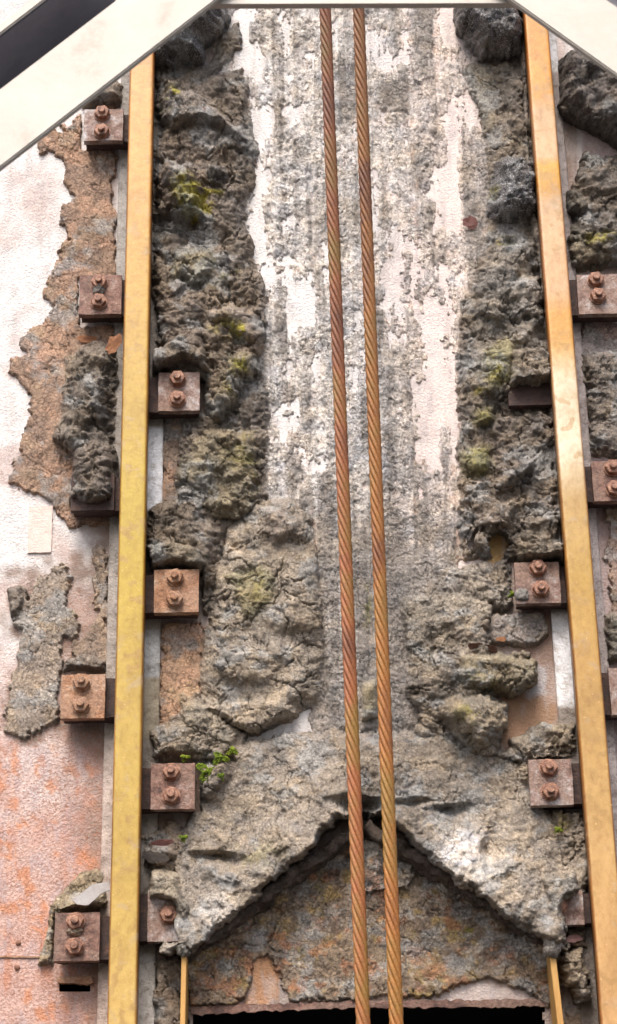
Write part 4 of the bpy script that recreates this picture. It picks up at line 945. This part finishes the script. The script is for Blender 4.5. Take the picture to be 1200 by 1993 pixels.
# ------------------------------------------------------------------ loose flakes and moss
def flake(u, v, ru, rv, d, tilt, mat, label, seed, curl=.006, name='rust_flake'):
    rnd = random.Random(seed); bm = bmesh.new(); n = 16; rings = []
    rr = [rnd.uniform(.7, 1.1) for _ in range(n)]
    for ring in (0, .5, 1):
        if ring == 0: rings.append([bm.verts.new((0, 0, 0))]); continue
        rings.append([bm.verts.new((ru * .00106 * ring * rr[k] * math.cos(2 * math.pi * k / n), -curl * ring * ring * math.sin(2 * math.pi * k / n + seed), rv * .00117 * ring * rr[k] * math.sin(2 * math.pi * k / n))) for k in range(n)])
    for k in range(n):
        bm.faces.new((rings[0][0], rings[1][k], rings[1][(k + 1) % n])); bm.faces.new((rings[1][k], rings[2][k], rings[2][(k + 1) % n], rings[1][(k + 1) % n]))
    r_ = bmesh.ops.solidify(bm, geom=bm.faces[:], thickness=.0025)
    o = link(name, bm_mesh(bm, name), None, mat); o.location = P(u, v, d); o.rotation_euler = tilt
    tag(o, label, 'flake', 'loose flakes on the wall'); return o
strip('rust_flake', [(140, 1752), (178, 1722), (212, 1715), (212, 1732), (196, 1740), (172, 1762), (150, 1760)], .070, .074, FLAKEG, None, .8, 'grey bent sheet flake above the lowest left clamp, tucked behind the left rail', 'flake', group='loose flakes on the wall')
flake(222, 668, 16, 22, .06, (R(20), R(25), 0), FLAKEO, 'orange and brown flake touching the left rail below the second clamp', 3)
flake(172, 660, 24, 10, .012, (R(8), 0, 0), FLAKEO, 'bright orange rust patch peeling above the dark clod, left wall', 4, .003)
flake(915, 434, 16, 13, .02, (R(12), R(20), 0), FLAKER, 'small pinkish-red chip left of the silvery wet lump', 5)
flake(301, 1668, 26, 12, .05, (R(25), R(10), 0), FLAKEG, 'grey curled flake right of the left rail above the hood foot', 6)
flake(315, 1640, 28, 6, .045, (R(15), R(-4), 0), FLAKER, 'long thin reddish flake right of the left rail, above the grey curled one', 7)
flake(788, 1447, 14, 8, .035, (R(10), 0, 0), FLAKEG, 'pale flat chip on the mud right of the right rope', 8, .002)
flake(793, 1472, 9, 8, .04, (R(10), 0, 0), FLAKEG, 'tiny pale chip just below the flat chip right of the right rope', 9, .002)
flake(748, 1450, 14, 10, .03, (R(6), 0, 0), FLAKER, 'pinkish chip between the right rope and the pale flat chip', 10, .002)
flake(975, 1244, 11, 5, .025, (R(5), 0, 0), FLAKEO, 'orange chip left of the bright rail foot on the lower right', 11, .001)
flake(940, 1262, 30, 12, .035, (R(30), R(12), 0), RUST, 'dark folded flake above the yellow-olive clump', 12)
flake(1191, 1218, 7, 9, .02, (R(10), R(20), 0), FLAKEO, 'small orange chip outside the right rail near the frame edge', 13)
flake(390, 214, 13, 6, .075, (R(10), 0, 0), FLAKER, 'pale pink chip lying on top of the folded clod', 14, .001)
flake(1115, 1827, 17, 7, .04, (R(10), R(-10), 0), FLAKER, 'pinkish chip above the hanging clod at the bottom right', 16, .002)
def moss(u, v, d, rpx, label, seed, flat=.8):
    rnd = random.Random(seed); V_ = []; F_ = []; off = 0
    tmpl = bmesh.new(); bmesh.ops.create_icosphere(tmpl, subdivisions=1, radius=1)
    tv = np.array([q.co[:] for q in tmpl.verts]); tf = np.array([[q.index for q in f_.verts] for f_ in tmpl.faces]); tmpl.free()
    for k in range(int(300 * (rpx / 20) ** 2) + 30):
        an = rnd.uniform(0, 6.283); rr = rpx * .00106 * math.sqrt(rnd.random()) * (0.7 + .4 * math.sin(3 * an + seed))
        s_ = rnd.uniform(.0008, .0022)
        V_.append(tv * s_ * np.array([1, 1.3, 1]) + np.array((rr * math.cos(an), -rnd.uniform(0, .012) * (1 - rr / (rpx * .0013)), rr * flat * math.sin(an)))); F_.append(tf + off); off += len(tv)
    o = link('moss_clump', np_mesh('moss_clump', np.concatenate(V_), np.concatenate(F_)), None, MOSS); o.location = P(u, v, d)
    tag(o, label, 'moss', 'bright green moss clumps')
moss(403, 1504, .046, 25, 'bright green moss cushion just above the clamp right of the left rail', 1)
moss(427, 1477, .050, 17, 'bright green moss tuft on the ledge, upper left of the hood mud', 2)
moss(452, 1463, .050, 12, 'small green moss tuft highest on the ledge at the hood mud corner', 3)
moss(430, 1512, .05, 12, 'green moss tuft right of the moss cushion, at the hood mud edge', 5)
moss(356, 1632, .040, 9, 'small bright green moss tuft on the left of the hood mud', 6)
moss(360, 1476, .052, 9, 'green moss tuft beside the upper nut of the mossy clamp', 7)
moss(1086, 1616, .045, 8, 'tiny green moss tuft beside the lower right rail', 8)
moss(996, 1158, .035, 8, 'tiny green moss tuft at the lower left corner of the pink and grey clamp', 9)
# little patty of mud on the clamp corner and mud bridge between nuts
def blob(name, u, v, d, rx, rz, dep, col, label, cat, seed):
    bm = bmesh.new(); bmesh.ops.create_icosphere(bm, subdivisions=4, radius=1)
    X = np.array([q.co[:] for q in bm.verts]); F_ = np.array([[q.index for q in f_.verts] for f_ in bm.faces]); bm.free()
    n_ = fbm(X[:, 0] * 2 + seed + X[:, 1], X[:, 2] * 2 + seed, 901, 4) - .5; n2 = fbm(X[:, 0] * 6 + X[:, 1] * 3, X[:, 2] * 6 + seed, 911, 3) - .5
    X = X * (1 + .7 * n_ + .3 * n2)[:, None] * np.array([rx * .00106, dep, rz * .00117])
    o = link(name, np_mesh(name, X, F_, np.tile(np.array(col), (len(X), 1)), np.zeros(len(X))), None, MUD); o.location = P(u, v, d)
    tag(o, label, cat, 'mud clods caked on the wall')
blob('mud_clod', 1015, 1158, .062, 13, 12, .008, GREY, 'little grey mud patty on the corner of the pink and grey clamp', 'mud clod', 3)
blob('mud_clod', 192, 562, .064, 12, 15, .012, GREY, 'grey mud plug between the nuts of the second clamp left of the left rail', 'mud clod', 5)
blob('mud_clod', 146, 1812, .064, 14, 8, .008, (.33, .25, .18), 'brown mud plug between the nuts of the lowest left clamp', 'mud clod', 7)
blob('mud_clod', 357, 1846, .085, 13, 16, .018, (.40, .37, .32), 'grey mud knuckle on top of the left thin plate edge', 'mud clod', 8)
blob('mud_clod', 1074, 1842, .085, 16, 18, .02, (.40, .35, .30), 'tan mud knuckle on top of the right thin plate edge', 'mud clod', 9)
blob('mud_clod', 1096, 1735, .07, 22, 14, .02, (.28, .25, .2), 'small mud lump above the half swallowed clamp on the right', 'mud clod', 10)

# ------------------------------------------------------------------ cream beams in front
DB = 1.5
def ext(a, b, k0, k1):
    return (a[0] - (b[0] - a[0]) * k0, a[1] - (b[1] - a[1]) * k0), (b[0] + (b[0] - a[0]) * k1, b[1] + (b[1] - a[1]) * k1)
def beam(label, lo, hi, top, proj, th=.012, toe=.014):
    """lo/hi: image lines of the web's lower and upper edge; flange projects towards the viewer from the upper edge"""
    lo = ext(*lo, .6, .35); hi = ext(*hi, 1.1, 1.5)
    L0, L1, H0_, H1 = P(*lo[0], DB), P(*lo[1], DB), P(*hi[0], DB), P(*hi[1], DB)
    root = empty('steel_beam', L0); tag(root, label, 'beam', 'cream painted steel beams in front')
    def prism(nm, quad, ex, mt=None):
        bm = bmesh.new(); a_ = [bm.verts.new(q - root.location) for q in quad]; b_ = [bm.verts.new(q + ex - root.location) for q in quad]
        bm.faces.new(a_); bm.faces.new(b_[::-1])
        for i in range(4): bm.faces.new((a_[i], a_[(i + 1) % 4], b_[(i + 1) % 4], b_[i]))
        bmesh.ops.bevel(bm, geom=bm.edges[:], offset=.002, segments=2, affect='EDGES')
        link(nm, bm_mesh(bm, nm), root, mt or CREAM)
    prism('front_plate', [L0, L1, H1, H0_], Vector((0, th, 0)))
    T0, T1 = (P(*q, DB) for q in ext(*top, 1.1, 1.5))
    dn = (T1 - T0).normalized().cross(Vector((0, 1, 0))).normalized()
    if dn.z < 0: dn = -dn
    yb = Vector((0, proj, 0)); e5 = Vector((0, .0005, 0)); yt = Vector((0, .006, 0))
    prism('top_edge', [T0, T1, T1 + yt, T0 + yt], dn * toe)
    prism('top_plate', [T0 + yt + e5, T1 + yt + e5, T1 + yb, T0 + yb], dn * toe, RECESS_SHADE)
    prism('back_plate', [T0 + yb + e5, T1 + yb + e5, H1 + yb + e5, H0_ + yb + e5], Vector((0, th, 0)), RECESS_SHADE)
beam('cream diagonal steel beam crossing the upper left corner', ((0, 325), (415, 3)), ((0, 172), (225, 0)), ((0, 65), (85, 0)), .14)
beam('cream diagonal steel beam crossing the upper right corner', ((1200, 145), (992, -3)), ((1200, 12), (1182, 0)), ((1200, -80), (1100, -152)), .05)
bm_t = beam  # horizontal member
def hbeam():
    a, b = P(380, -4, DB + .0), P(1040, -6, DB + .0)
    root = empty('steel_beam', a); tag(root, 'thin visible edge of the level cream beam along the top of the picture', 'beam', 'cream painted steel beams in front')
    d_ = (b - a)
    bm = bmesh.new(); q = [a, b, b + Vector((0, 0, .11)), a + Vector((0, 0, .11))]
    off = Vector((0, .014, 0))
    A_ = [bm.verts.new(p_ + off - a) for p_ in q]; B_ = [bm.verts.new(p_ + off + Vector((0, .012, 0)) - a) for p_ in q]
    bm.faces.new(A_); bm.faces.new(B_[::-1])
    for i in range(4): bm.faces.new((A_[i], A_[(i + 1) % 4], B_[(i + 1) % 4], B_[i]))
    link('web', bm_mesh(bm, 'web'), root, CREAM)
hbeam()

# ------------------------------------------------------------------ ground far below
bm = bmesh.new(); gz = CAMLOC.z - 1.6
vs_ = [bm.verts.new(c) for c in ((-400, -600, gz), (400, -600, gz), (400, 3, gz), (-400, 3, gz))]; bm.faces.new(vs_)
tag(link('ground', bm_mesh(bm, 'ground'), None, GROUND), kind='structure')
